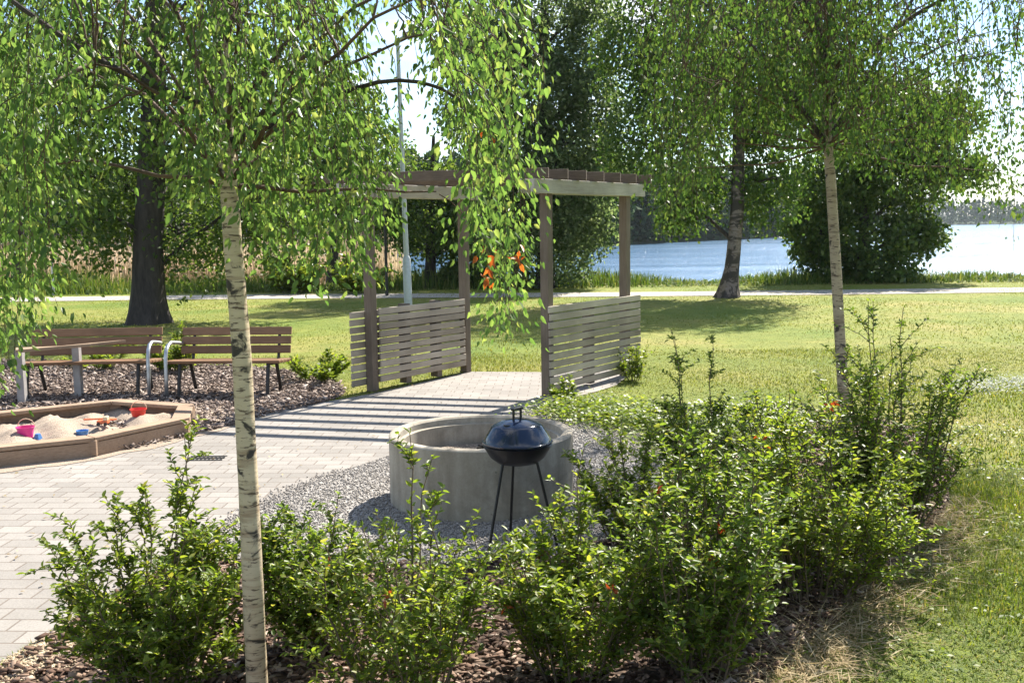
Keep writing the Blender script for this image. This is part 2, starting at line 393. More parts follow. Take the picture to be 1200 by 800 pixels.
M['birch_leaf2'] = leaf_mat('birch leaf deep', [(0, (0.045, 0.09, 0.02)), (0.6, (0.075, 0.135, 0.03)), (1, (0.14, 0.18, 0.05))], 0.5, (1.35, 1.4, 0.8), 0.42, 0.35)
M['dark_leaf'] = leaf_mat('dark tree leaf', [(0, (0.055, 0.10, 0.028)), (0.6, (0.10, 0.165, 0.042)), (1, (0.17, 0.215, 0.065))], 0.56, (1.2, 1.2, 0.55), 0.45, 0.4)
M['grey_leaf'] = leaf_mat('silvery tree leaf', [(0, (0.075, 0.12, 0.055)), (0.6, (0.14, 0.19, 0.09)), (1, (0.24, 0.28, 0.17))], 0.6, (1.25, 1.3, 0.8), 0.5, 0.4)
M['shrub_leaf'] = leaf_mat('shrub leaf', [(0, (0.09, 0.15, 0.024)), (0.5, (0.15, 0.22, 0.032)), (0.88, (0.21, 0.27, 0.042)), (1, (0.32, 0.33, 0.08))], 0.58, (1.55, 1.45, 0.65), 0.42, 0.42)
M['shrub_leaf2'] = leaf_mat('shrub leaf deep', [(0, (0.075, 0.135, 0.024)), (0.5, (0.13, 0.20, 0.034)), (0.88, (0.18, 0.245, 0.042)), (1, (0.30, 0.31, 0.09))], 0.56, (1.5, 1.42, 0.65), 0.42, 0.42)
M['red_leaf'] = leaf_mat('reddened leaf', [(0, (0.20, 0.035, 0.015)), (1, (0.38, 0.10, 0.03))], 0.4, (1.3, 0.9, 0.6))
M['orange_leaf'] = leaf_mat('withered leaf', [(0, (0.30, 0.09, 0.02)), (1, (0.55, 0.20, 0.05))], 0.45, (1.4, 0.9, 0.5))
M['clover'] = leaf_mat('clover flower', [(0, (0.55, 0.55, 0.48)), (1, (0.8, 0.8, 0.74))], 0.2, (1, 1, 1), 0.8)
M['far_leaf'] = leaf_mat('far forest', [(0, (0.022, 0.052, 0.02)), (0.6, (0.04, 0.08, 0.028)), (1, (0.07, 0.11, 0.04))], 0.2, (1, 1, 0.7), 0.8, 0.1)
M['birch_bark'] = bark_birch('young birch bark'); M['birch_bark2'] = bark_birch('slim birch bark', (0.36, 0.295, 0.205), (0.22, 0.165, 0.11), sc_=0.8, amount=0.46)
M['birch_old'] = bark_birch('old birch bark', (0.19, 0.155, 0.135), (0.075, 0.055, 0.043), sc_=0.35, amount=0.36)
M['bark'] = bark_dark('dark bark', (0.042, 0.034, 0.028)); M['twig'] = bark_dark('twig bark', (0.10, 0.062, 0.04)); M['stem'] = bark_dark('shrub stem bark', (0.13, 0.095, 0.06))
M['concrete'] = concrete_mat()
M['water'] = water_mat()
U = np.array([1.01, 1.36]); U /= np.linalg.norm(U); UANG = math.atan2(U[1], U[0])
M['slat'] = wood_mat('weathered slat', (0.20, 0.165, 0.125), (0.40, 0.345, 0.28), (0.60, 0.54, 0.455), UANG, var=.55)
M['beam'] = wood_mat('weathered beam', (0.32, 0.295, 0.26), (0.50, 0.475, 0.43), (0.64, 0.61, 0.56), UANG)
M['post'] = wood_mat('brown post', (0.11, 0.085, 0.065), (0.20, 0.16, 0.125), (0.32, 0.27, 0.22), 0, True, var=.5)
M['rafter'] = wood_mat('brown rafter', (0.09, 0.066, 0.052), (0.165, 0.125, 0.10), (0.26, 0.205, 0.165), math.atan2(-0.69, 1.98))
M['bench_wood'] = wood_mat('oiled bench board', (0.12, 0.064, 0.034), (0.23, 0.13, 0.072), (0.34, 0.21, 0.125), 0, False, 0.55)
M['box_wood'] = wood_mat('sandbox timber', (0.20, 0.13, 0.085), (0.36, 0.255, 0.18), (0.50, 0.38, 0.28), 0.1)
M['table_wood'] = wood_mat('table plank', (0.26, 0.18, 0.12), (0.40, 0.29, 0.20), (0.52, 0.40, 0.29), 0.1)
M['iron'] = plain('dark iron', (0.045, 0.043, 0.042), 0.5, 0.6)
M['galv'] = plain('galvanised steel', (0.50, 0.52, 0.54), 0.42, 0.75)
M['lamp_steel'] = plain('painted lamp steel', (0.44, 0.47, 0.50), 0.45, 0.3, 0.06)
M['grill_lid'] = plain('blue black enamel', (0.012, 0.020, 0.045), 0.12, 0.0, 0.1, 0.8)
M['grill_bowl'] = plain('black enamel', (0.012, 0.012, 0.014), 0.3, 0.0, 0.1, 0.5)
M['grill_leg'] = plain('black steel leg', (0.015, 0.015, 0.015), 0.4, 0.2, 0.1)
M['ash'] = gravel_mat('ash and sand', [(0, (0.20, 0.165, 0.13)), (1, (0.36, 0.30, 0.24))], 70, d=0.01)
for nm, c in (('pink', (0.75, 0.05, 0.28)), ('blue', (0.08, 0.22, 0.50)), ('red', (0.70, 0.045, 0.03)), ('orange', (0.75, 0.17, 0.06)), ('cream', (0.72, 0.55, 0.36))):
    M[nm] = plain(nm + ' plastic', c, 0.4, 0, 0.05)

# ------------------------------------------------------------------ ground, lake, paths
SHORE0, WZ = 31.0, -1.6
def gz(x, y):
    """ground height"""
    x = np.asarray(x, float); y = np.asarray(y, float)
    u = 0.05 * np.sin(x * 0.31 + 1) * np.sin(y * 0.27) * np.clip((y - 14) / 6, 0, 1) * np.clip((27 - y) / 3, 0, 1)
    s = np.clip((y - SHORE0) / 24, 0, 1)
    return u - 3.2 * s * s * (3 - 2 * s)
xs = np.unique(np.concatenate([np.linspace(-45, 45, 91), [-3500, -1200, -400, -150, -80, 80, 150, 400, 1200, 3500]]))
ys = np.unique(np.concatenate([np.linspace(-12, 60, 145), [-3500, -800, -200, -50, -25, 90, 200, 600, 1500, 3500]]))
XX, YY = np.meshgrid(xs, ys); ZZ = gz(XX, YY)
nx, ny = len(xs), len(ys); ii = np.arange(nx * ny).reshape(ny, nx)
o = arr_mesh('lawn', np.stack([XX, YY, ZZ], -1).reshape(-1, 3), [np.stack([ii[:-1, :-1], ii[:-1, 1:], ii[1:, 1:], ii[1:, :-1]], -1).reshape(-1, 4)], M['lawn'], smooth=True)
tag(o, 'mown lawn, sunny and yellowish, sloping down to the lake', 'lawn', kind='structure')
o = arr_mesh('lake', np.array([[-3400, 40, WZ], [3400, 40, WZ], [3400, 3400, WZ], [-3400, 3400, WZ]]), [np.array([[0, 1, 2, 3]])], M['water'])
tag(o, 'pale blue rippled lake behind the park', 'lake', kind='structure')

def sheet(name, poly, z, mat, label, cat):
    poly = np.asarray(poly)[:, :2]
    me = bpy.data.meshes.new(name); me.from_pydata([(p[0], p[1], z) for p in poly], [], [tuple(range(len(poly)))]); me.update()
    if me.polygons[0].normal.z < 0: me.flip_normals()
    return tag(link(name, me, mat), label, cat, kind='structure')
def px_poly(pts): return np.array([G2(*p) for p in pts])
def smooth_poly(p, jitter=0.0, it=2):
    p = np.asarray(p)
    for _ in range(it):
        q = np.roll(p, -1, 0); p = np.stack([p * .75 + q * .25, p * .25 + q * .75], 1).reshape(-1, 2)
    return p + rng.normal(size=p.shape) * jitter
PAVE = px_poly([(-120, 850), (0, 780), (95, 722), (180, 672), (235, 635), (275, 608), (340, 575), (400, 553), (462, 533), (560, 500), (632, 476), (656, 471), (700, 459), (722, 452),
                (736, 441), (720, 434), (690, 435), (640, 436.5), (550, 436), (437, 461.5), (330, 481), (230, 507), (0, 500), (-300, 500), (-700, 560), (-900, 800)])
GRAV = smooth_poly(px_poly([(180, 650), (235, 628), (275, 600), (340, 567), (400, 545), (462, 525), (560, 492), (632, 468), (656, 471), (700, 484), (745, 500), (800, 522), (830, 560), (800, 610),
                (740, 650), (640, 690), (480, 690), (330, 712), (235, 705)]), 0.0)
BED = smooth_poly(px_poly([(-140, 870), (0, 783), (95, 725), (180, 675), (235, 640), (330, 680), (480, 660), (640, 660), (740, 620), (790, 560), (800, 500), (880, 478), (960, 480), (1080, 500), (1120, 540), (1112, 600),
              (1068, 650), (985, 725), (905, 790), (850, 900), (800, 1200), (-300, 1300)]), 0.015)
BARK = smooth_poly(px_poly([(-500, 560), (-500, 418), (100, 424), (250, 428), (350, 436), (395, 448), (410, 464), (330, 484), (230, 510), (100, 540)]), 0.02)
sheet('paving', PAVE, 0.008, M['paver'], 'pale concrete block paving leading through the pergola', 'paving')
sheet('gravel_bed', GRAV, 0.004, M['gravel'], 'grey gravel round the concrete ring', 'gravel')
sheet('bark_bed', BED, 0.012, M['soil'], 'brown bark mulch bed under the shrubs', 'mulch bed')
sheet('bark_ground', BARK, 0.004, M['soil'], 'bark covered ground under the benches', 'mulch ground')
# spilled sand apron round the sandbox
APR = smooth_poly(px_poly([(-160, 575), (0, 556), (110, 540), (215, 519), (285, 497), (265, 478), (230, 470), (215, 500), (60, 520), (-160, 540)]), 0.03)
sheet('spilled_sand', APR, 0.012, M['sand'], 'thin spill of sand on the paving by the sandbox', 'sand')
# far path across the lawn
pth = []
for k, px in enumerate(np.linspace(-500, 1900, 60)):
    yy = 28.9 - (px - 30) / 1170 * 1.9 + 0.25 * math.sin(px * 0.006)
    pth.append(((px - 600) / 1200 * yy, yy))
pth = np.array(pth)
VV = np.concatenate([np.c_[pth[:, 0], pth[:, 1] - .9, gz(pth[:, 0], pth[:, 1] - .9) + .012], np.c_[pth[:, 0], pth[:, 1] + .9, gz(pth[:, 0], pth[:, 1] + .9) + .012]])
k = np.arange(59)
tag(arr_mesh('path', VV, [np.stack([k, k + 1, k + 61, k + 60], 1)], M['path']), 'pale gravel footpath crossing the lawn by the shore', 'path', kind='structure')

# ------------------------------------------------------------------ far shores
def forest(name, cols, label, mat, per=170):
    parts = []
    for (x, y, h, conif) in cols:
        n = per; t = rng.uniform(0.02, 1, n) ** 0.8
        rad = (h * 0.16 * (1.05 - t)) if conif else h * 0.28 * np.sqrt(np.clip(1 - (2 * t - 0.95) ** 2, 0.05, 1))
        az = rng.uniform(0, 2 * np.pi, n); rr = rad * np.sqrt(rng.uniform(0.2, 1, n))
        p = np.stack([x + rr * np.cos(az), y + rr * np.sin(az), WZ + 0.2 + t * h], 1)
        parts.append(leaves(p, rnd(n) + [0, 0, -0.5 if conif else 0.2], rnd(n), h * rng.uniform(.06, .13, n), h * rng.uniform(.05, .1, n)))
    V, Q = join(parts)
    return tag(arr_mesh(name, V, Q, mat), label, 'forest', kind='stuff')
def at_px(px, d): return ((px - 600) / 1200 * d, d)
cols = []
for px in np.arange(-500, 960, 7.5):
    d0 = np.interp(px, [-500, 560, 690, 897, 960], [150, 152, 166, 243, 300])
    for r in range(2):
        x, y = at_px(px + rng.normal() * 4, d0 + 3 + r * 9 + rng.normal() * 2)
        cols.append((x, y, rng.uniform(8.5, 14.5) * (1 + (d0 - 150) / 600), rng.random() < .45))
forest('far_forest', cols, 'dark mixed forest along the near side of the far shore', M['far_leaf'], 300)
cols = []
for px in np.arange(850, 1900, 5):
    for r in range(2):
        x, y = at_px(px, 900 + r * 45 + rng.normal() * 10); cols.append((x, y, rng.uniform(12, 23), rng.random() < .5))
forest('distant_forest', cols, 'faint forest on the most distant shore of the lake', M['far_leaf'], 170)
def land(name, pts, depth, label, rise):
    a = np.array(pts); b = a + np.array([0, depth])
    V = np.concatenate([np.c_[a, np.full(len(a), WZ - .5)], np.c_[a + [0, 4], np.full(len(a), WZ + .35)], np.c_[b, np.full(len(a), WZ + rise)]])
    n = len(a); k = np.arange(n - 1)
    tag(arr_mesh(name, V, [np.concatenate([np.stack([k, k + 1, k + n + 1, k + n], 1), np.stack([k + n, k + n + 1, k + 2 * n + 1, k + 2 * n], 1)])], M['hill']), label, 'shore', kind='structure')
land('far_shore', [at_px(px, np.interp(px, [-500, 560, 690, 897, 960], [150, 152, 166, 243, 300]) - 3) for px in np.linspace(-500, 960, 40)], 45, 'low wooded headland across the water', 7.5)
land('distant_shore', [at_px(px, 892) for px in np.linspace(850, 1900, 20)], 120, 'distant low shore beyond the lake', 8)

# ------------------------------------------------------------------ reeds, shore grass, lawn blades, chips
n = 26000; px = rng.uniform(-250, 470, n); d = rng.uniform(35.5, 47, n)
p = np.c_[(px - 600) / 1200 * d, d, gz(0 * d, d)]
V, Q = blades(p, rng.uniform(1.5, 2.5, n) * (1 + .18 * np.sin(px * .035) * np.sin(px * .011 + d)), rng.uniform(.018, .04, n), rng.uniform(.1, .8, n))
tag(arr_mesh('reeds', V, Q, M['reed']), 'tan dry reeds standing along the shore on the left', 'reeds', kind='stuff')
n = 26000; px = rng.uniform(-300, 1500, n); d = rng.uniform(30.6, 37.5, n)
keep = ~((px < 460) & (d > 35)); px, d = px[keep], d[keep]; n = len(px)
p = np.c_[(px - 600) / 1200 * d, d, gz(0 * d, d)]
hh = rng.uniform(.35, .95, n) * (0.75 + 0.4 * np.sin(px * 0.021) * np.sin(px * 0.0083 + 1)) * np.clip((d - 29.9) / 2.2, .3, 1) * np.interp(px, [-300, 400, 700, 950, 1050, 1500], [1, 1, .85, .75, .5, .4])
V, Q = blades(p, hh, rng.uniform(.02, .045, n), rng.uniform(.05, .35, n))
tag(arr_mesh('shore_grass', V, Q, M['shore_grass']), 'tall green grass growing on the bank before the lake', 'grass', kind='stuff')

def lawn_pts(n, y0, y1, half=0.56, xmin=-99):
    y = np.sqrt(rng.uniform(y0 ** 2, y1 ** 2, n)); x = rng.uniform(-half, half, n) * y
    p = np.c_[x, y]
    ok = ~(inpoly(p, PAVE) | inpoly(p, GRAV) | inpoly(p, BED) | inpoly(p, BARK)) & (x > xmin)
    p = p[ok]; return np.c_[p, gz(p[:, 0], p[:, 1])]
def patch(p, s, ph): return 0.5 + 0.25 * (np.sin(p[:, 0] * s + ph) + np.sin(p[:, 1] * s * 1.3 + ph * 2 + p[:, 0] * .7 * s))
a = lawn_pts(170000, 2.6, 7.5); pa = patch(a, 2.3, 1.0) + rng.normal(size=len(a)) * .12
V1, Q1 = blades(a, (.014 + .042 * np.clip(pa, 0, 1)) * rng.uniform(.6, 1.3, len(a)), rng.uniform(.003, .006, len(a)), rng.uniform(.01, .06, len(a)))
b_ = lawn_pts(110000, 7.5, 15); pb = patch(b_, 1.3, 2.0)
V2, Q2 = blades(b_, (.012 + .032 * np.clip(pb, 0, 1)) * rng.uniform(.6, 1.3, len(b_)), rng.uniform(.006, .012, len(b_)), rng.uniform(.01, .05, len(b_)))
far_ = rng.random(len(b_)) < np.clip((b_[:, 1] - 7.5) / 5, 0, 1)
b2_ = b_[far_ & (rng.random(len(b_)) < np.clip(1.2 - (b_[:, 1] - 10) / 8, .2, 1))]; b_ = b_[~far_]; pb = patch(b_, 1.3, 2.0); pb2 = patch(b2_, 1.3, 2.0)
V2, Q2 = blades(b_, (.012 + .032 * np.clip(pb, 0, 1)) * rng.uniform(.6, 1.3, len(b_)), rng.uniform(.006, .011, len(b_)), rng.uniform(.01, .05, len(b_)))
VB, QB = blades(b2_, (.012 + .03 * np.clip(pb2, 0, 1)) * rng.uniform(.6, 1.3, len(b2_)), rng.uniform(.006, .011, len(b2_)), rng.uniform(.01, .05, len(b2_)))
V, Q = join([(V1, Q1), (V2, Q2)])
tag(arr_mesh('grass', V, Q, M['grass']), 'short green grass blades of the near lawn', 'grass', kind='stuff')
c_ = lawn_pts(60000, 14, 31); pc = patch(c_, .8, 2.0)
V, Q = blades(c_, (.012 + .03 * np.clip(pc, 0, 1)) * rng.uniform(.5, 1.3, len(c_)), rng.uniform(.008, .018, len(c_)), rng.uniform(.01, .06, len(c_)))
V, Q = join([(V, Q), (VB, QB)])
tag(arr_mesh('far_grass', V, Q, M['grass_dry']), 'yellowish grass blades of the far lawn', 'grass', kind='stuff')
# straw at the edge of the bed
def along(pts, n, spread):
    q = px_poly(pts); seg = rng.integers(0, len(q) - 1, n); t = rng.random(n)[:, None]
    p = q[seg] * (1 - t) + q[seg + 1] * t + rng.normal(size=(n, 2)) * spread
    return np.c_[p, np.zeros(n)]
n = 5500
p = along([(1118, 590), (1080, 650), (1000, 725), (920, 795), (870, 860)], n, .13); p[:, 2] = rng.uniform(.012, .035, n)
az = rng.uniform(0, 2 * np.pi, n); a = np.c_[np.cos(az), np.sin(az), rng.normal(size=n) * .22]
V, Q = leaves(p, a, np.array([0, 0, 1.0]) + rnd(n, .4), rng.uniform(.06, .22, n), rng.uniform(.003, .006, n))
tag(arr_mesh('straw', V, Q, M['straw']), 'dry straw and dead grass along the edge of the mulch bed', 'straw', kind='stuff')
# broad-leaved weeds in the near lawn
c0 = lawn_pts(400, 3.2, 9); c0 = c0[c0[:, 0] > .8]
p = np.repeat(c0, 34, 0); p[:, :2] += rng.normal(size=(len(p), 2)) * .075; p[:, 2] = rng.uniform(.008, .045, len(p))
p = p[~(inpoly(p, BED) | inpoly(p, GRAV) | inpoly(p, PAVE))]; n = len(p); az = rng.uniform(0, 6.3, n)
V, Q = leaves(p, np.c_[np.cos(az), np.sin(az), rng.uniform(-.1, .6, n)], np.array([0, 0, 1.0]) + rnd(n, .3), rng.uniform(.015, .035, n), rng.uniform(.01, .02, n), False, .1)
tag(arr_mesh('lawn_weeds', V, Q, M['shrub_leaf']), 'patches of small clover leaves in the near lawn', 'weeds', kind='stuff')
# clover flowers
n = 900; p = along([(1120, 462), (1150, 456), (1190, 452), (1240, 450)], n, .22); p[:, 2] = rng.uniform(.03, .075, n)
V, Q = leaves(p, rnd(n) + [0, 0, .6], rnd(n), .022, .02)
tag(arr_mesh('clover_flowers', V, Q, M['clover']), 'patch of white clover flowers in the lawn', 'flowers', kind='stuff')
# bark chips
def chips(pts, L, Wd, T):
    n = len(pts); az = rng.uniform(0, 2 * np.pi, n); tl = rng.normal(size=n) * .35
    a = np.c_[np.cos(az) * np.cos(tl), np.sin(az) * np.cos(tl), np.sin(tl)]; u = nrm(np.array([0, 0, 1.0]) + rnd(n, .35)); s = nrm(np.cross(a, u)); u = np.cross(s, a)
    L, Wd, T = L[:, None] / 2, Wd[:, None] / 2, T[:, None] / 2
    V = np.stack([pts + i * a * L * (1 if j * i > 0 else .85) + j * s * Wd + k * u * T for k in (-1, 1) for j in (-1, 1) for i in (-1, 1)], 1).reshape(-1, 3)
    i = np.arange(n)[:, None] * 8
    return V, [np.concatenate([i + np.array(f) for f in [(0, 2, 3, 1), (4, 5, 7, 6), (0, 1, 5, 4), (2, 6, 7, 3), (0, 4, 6, 2), (1, 3, 7, 5)]])]
def fill(poly, n, z0, z1, lo=None):
    mn, mx = poly.min(0), poly.max(0)
    if lo is not None: mn = np.maximum(mn, lo[0]); mx = np.minimum(mx, lo[1])
    p = rng.uniform(mn, mx, (n, 2)); p = p[inpoly(p, poly)]
    return np.c_[p, rng.uniform(z0, z1, len(p))]
SBX = px_poly([(-200, 580), (-200, 455), (240, 455), (240, 500), (110, 545)])
p = fill(BED, 42000, .014, .04, ((-3, 2.6), (4, 9)))
p = p[np.abs(p[:, 0]) < .56 * p[:, 1]]; k = len(p)
V, Q = chips(p, rng.uniform(.015, .06, k), rng.uniform(.008, .024, k), rng.uniform(.003, .009, k))
tag(arr_mesh('bark_chips', V, Q, M['chip']), 'dark brown bark chips under the shrubs', 'bark chips', kind='stuff')
p = fill(BARK, 34000, .008, .045, ((-8, 8), (0, 15))); k = len(p)
V, Q = chips(p, rng.gamma(2.2, .02, k).clip(.012, .11), rng.gamma(2.5, .008, k).clip(.007, .04), rng.uniform(.003, .01, k))
tag(arr_mesh('weathered_bark_chips', V, Q, M['chip_grey']), 'greyish weathered bark chips round the benches', 'bark chips', kind='stuff')
p = fill(GRAV, 60000, .006, .012); p = p[~inpoly(p, PAVE)]
q = along([(95, 722), (180, 672), (235, 638), (275, 608), (340, 575), (400, 553)], 900, .05); q[:, 2] = .014
p = np.concatenate([p, q]); k = len(p)
V, Q = chips(p, rng.uniform(.005, .014, k), rng.uniform(.005, .012, k), rng.uniform(.004, .008, k))
tag(arr_mesh('gravel', V, Q, M['stone']), 'loose grey gravel stones round the concrete ring', 'gravel', kind='stuff')

p = along([(-60, 812), (20, 782), (75, 752), (110, 735)], 6000, .10); p[:, 2] = .016; k = len(p)
p = p[~inpoly(p[:, :2], PAVE)]; k = len(p)
V, Q = chips(p, rng.uniform(.005, .015, k), rng.uniform(.005, .012, k), rng.uniform(.004, .008, k))
tag(arr_mesh('tan_gravel', V, Q, isl_mat('tan gravel', [(0, (0.22, 0.16, 0.10)), (0.5, (0.40, 0.32, 0.22)), (1, (0.58, 0.50, 0.38))])), 'tan gravel strip between the paving and the bark bed', 'gravel', kind='stuff')
# fallen leaves and bits on the paving
p = px_poly(np.c_[rng.uniform(0, 600, 260), rng.uniform(450, 720, 260)]); p = p[inpoly(p, PAVE) & ~inpoly(p, SBX)]; p = np.c_[p, np.full(len(p), .016)]; n = len(p); az = rng.uniform(0, 6.3, n)
V, Q = leaves(p, np.c_[np.cos(az), np.sin(az), rng.uniform(0, .4, n)], np.array([0, 0, 1.0]) + rnd(n, .3), rng.uniform(.015, .045, n), rng.uniform(.01, .022, n), False, .2)
tag(arr_mesh('fallen_leaves', V, Q, M['straw']), 'few dry leaves lying on the paving', 'leaves', kind='stuff')

# ------------------------------------------------------------------ concrete ring
rc = G(565, 582); rc[2] = 0; RR = 0.63; RH = 0.465
t = thing('concrete_ring', rc, 'round grey concrete well ring used as a fire pit on the gravel', 'fire pit')
MB().lathe(rc, [(RR, 0), (RR, RH - .012), (RR - .008, RH - .003), (RR - .02, RH), (RR - .055, RH), (RR - .07, RH - .012), (RR - .075, RH - .05), (RR - .10, RH - .055), (RR - .10, 0)], 72, True).build('ring_wall', M['concrete'], t, smooth=True)
m = MB(); nn = 40
prof = [(r, RH - .21 + .02 * math.sin(r * 30) + .04 * (1 - r / .5)) for r in np.linspace(RR - .102, .001, 9)]
m.lathe(rc, prof, nn).build('ash_fill', M['ash'], t, smooth=True)

# ------------------------------------------------------------------ kettle grill
gc = G(608, 637); gc[2] = 0
t = thing('kettle_grill', gc, 'small dark blue kettle barbecue on three thin legs in front of the concrete ring', 'barbecue grill')
KR = .20; kz = .605
lid = MB().lathe(gc + [0, 0, kz], [(KR, .0), (KR + .006, .004), (KR + .006, .012), (KR - .004, .016), (KR * .96, .03), (KR * .75, .098), (KR * .70, .108), (KR * .62, .116), (KR * .4, .132), (KR * .2, .139), (.001, .141)], 40)
lid = lid.build('lid', M['grill_lid'], t, smooth=True)
vp = gc + np.array([-.055, -.085, kz + .118])
MB().lathe(vp, [(.001, .006), (.022, .006), (.026, .0), (.026, -.012)], 16).build('vent', M['grill_leg'], lid, smooth=True)
hnd = MB()
hv = np.array([.6, .8, 0])
for s in (-1, 1): hnd.tube([gc + hv * .035 * s + [0, 0, kz + .135], gc + hv * .035 * s + [0, 0, kz + .20]], .008, 8)
hnd.beam(gc - hv * .05 + [0, 0, kz + .20], gc + hv * .05 + [0, 0, kz + .20], .018, .014)
hnd.build('handle', M['grill_leg'], lid, bevel=.003)
MB().lathe(gc + [0, 0, kz], [(KR - .004, -.002), (KR + .003, -.008), (KR * .95, -.03), (KR * .80, -.08), (KR * .60, -.112), (KR * .35, -.124), (.001, -.127)], 40).build('bowl', M['grill_bowl'], t, smooth=True)
for az in (math.radians(222), math.radians(342), math.radians(102)):
    dv = np.array([math.cos(az), math.sin(az), 0])
    MB().tube([gc + dv * .115 + [0, 0, kz - .10], gc + dv * .235 + [0, 0, .004]], .0085, 8).build('leg', M['grill_leg'], t, smooth=True)
MB().tube([gc + [-.19, .02, kz - .03], gc + [-.235, -.02, kz - .025], gc + [-.235, .06, kz - .025], gc + [-.19, .045, kz - .03]], .005, 6).build('side_handle', M['grill_leg'], t)

# ------------------------------------------------------------------ pergola
LF = G(437, 458.5); LB = G(546, 436.5); RF = G(642, 464); RB = RF + (LB - LF)
for q in (LF, LB, RF, RB): q[2] = 0
u = (LB - LF); ulen = np.linalg.norm(u); u = u / ulen; vv = (RF - LF); vlen = np.linalg.norm(vv); vv = vv / vlen
nout = np.array([u[1], -u[0], 0])
per = thing('pergola', (LF + RB) / 2, 'weathered wooden pergola gateway with slatted side panels over the paved path', 'pergola')
BZ0, BZ1 = 2.20, 2.35
for q in (LF, LB, RF, RB):
    MB().obox(q + [0, 0, (BZ0 + .09) / 2], u * .05, nout * .052, [0, 0, (BZ0 + .09) / 2]).build('post', M['post'], per, bevel=.006)
for a, b in ((LF, LB), (RF, RB)):
    for s in (-1, 1):
        off = nout * s * .080
        MB().beam(a - u * .38 + off + [0, 0, (BZ0 + BZ1) / 2], b + u * .34 + off + [0, 0, (BZ0 + BZ1) / 2], .045, BZ1 - BZ0).build('beam', M['beam'], per, bevel=.004)
nr = 7
for i in range(nr):
    c = LF + u * (-.30 + (ulen + .56) * i / (nr - 1))
    MB().beam(c - vv * .42 + [0, 0, BZ1 + .056], c + vv * (vlen + .20) + [0, 0, BZ1 + .056], .045, .108).build('rafter', M['rafter'], per, bevel=.004)
def panel(a, b, side, ext0, ext1, nb, z0, z1):
    m = MB(); h = (z1 - z0) / nb
    for i in range(nb):
        z = z0 + h * (i + .5); j = rng.normal(size=2) * .006
        m.beam(a - u * (ext0 + j[0]) + nout * side * .0705 + [0, 0, z], b + u * (ext1 + j[1]) + nout * side * .0705 + [0, 0, z + rng.normal() * .003], .024, h - .017)
    m.build('slat_panel', M['slat'], per, bevel=.003)
panel(LF, LB, -1, .26, .12, 10, .07, .93)
panel(LF + u * .06, LB - u * .10, 1, 0, 0, 10, .10, .96)
panel(RF, RB, 1, .06, .26, 11, .05, 1.0)
m = MB()
for a in (LF, RF):
    for f in (.33, .66) if a is LF else (.5,):
        m = MB(); c = a + u * ulen * f
        m.obox(c + [0, 0, .5], u * .045, nout * .056, [0, 0, .47]).build('batten', M['post'], per, bevel=.003)

# ------------------------------------------------------------------ benches
def bench(loc, rotz, label, arm_side, L=1.75):
    t = thing('park_bench', (loc[0], loc[1], 0), label, 'bench', 'park benches on the bark ground'); t.rotation_euler = (0, 0, rotz); t.scale = (1, 1, .9)
    def bd(name, m, mat, bev=.006):
        me = bpy.data.meshes.new(name); me.from_pydata([tuple(v) for v in m.v], [], m.f); me.update(); return link(name, me, mat, t, bev)
    m = MB()
    for i in range(4): m.beam((-L / 2, -.20 + .125 * i, .45 - .012 * i), (L / 2, -.20 + .125 * i, .45 - .012 * i), .112, .036)
    bd('seat', m, M['bench_wood'])
    m = MB()
    for i in range(3):
        z = .545 + .115 * i; y = .235 + .035 * i
        m.beam((-L / 2, y, z), (L / 2, y, z), .032, .10, up=(0, .28, 1))
    bd('backrest', m, M['bench_wood'])
    for s in (-1, 1):
        x = s * (L / 2 - .14)
        m = MB(); m.tube([(x, -.20, .425), (x, -.255, .20), (x, -.28, .0)], .021, 8)
        m.tube([(x, -.22, .42), (x, .22, .38)], .02, 8); bd('leg', m, M['iron'], 0)
        m = MB(); m.tube([(x, .12, .395), (x, .2, .18), (x, .27, .0)], .021, 8)
        m.tube([(x, .20, .385), (x, .235, .5), (x, .325, .82)], .017, 8); bd('leg', m, M['iron'], 0)
    for s in arm_side:
        x = s * (L / 2 - .01)
        m = MB()
        pts = [(x, -.30, .0), (x, -.29, .25), (x, -.28, .50), (x, -.25, .60), (x, -.19, .66), (x, -.10, .68), (x, .05, .66), (x, .18, .64), (x, .24, .63)]
        m.tube(pts, .021, 10); o = bd('armrest', m, M['galv'], 0); o.data.polygons.foreach_set('use_smooth', [True] * len(o.data.polygons))
    return t
b2 = G(268, 466); bench((b2[0] - .03, b2[1] + .22), math.radians(-3), 'brown slatted park bench right of the leafy bush, its end toward the pergola', (-1,), 1.28)
b1 = G(98, 467); bench((b1[0], b1[1] + .22), math.radians(3), 'brown slatted park bench behind the sandbox and the play table', (1,), 1.50)

# ------------------------------------------------------------------ sandbox and toys
SB = px_poly([(-150, 500), (-20, 483), (141, 467), (226, 473), (220, 489), (111, 512), (-20, 525), (-170, 530)])
SBH = .17
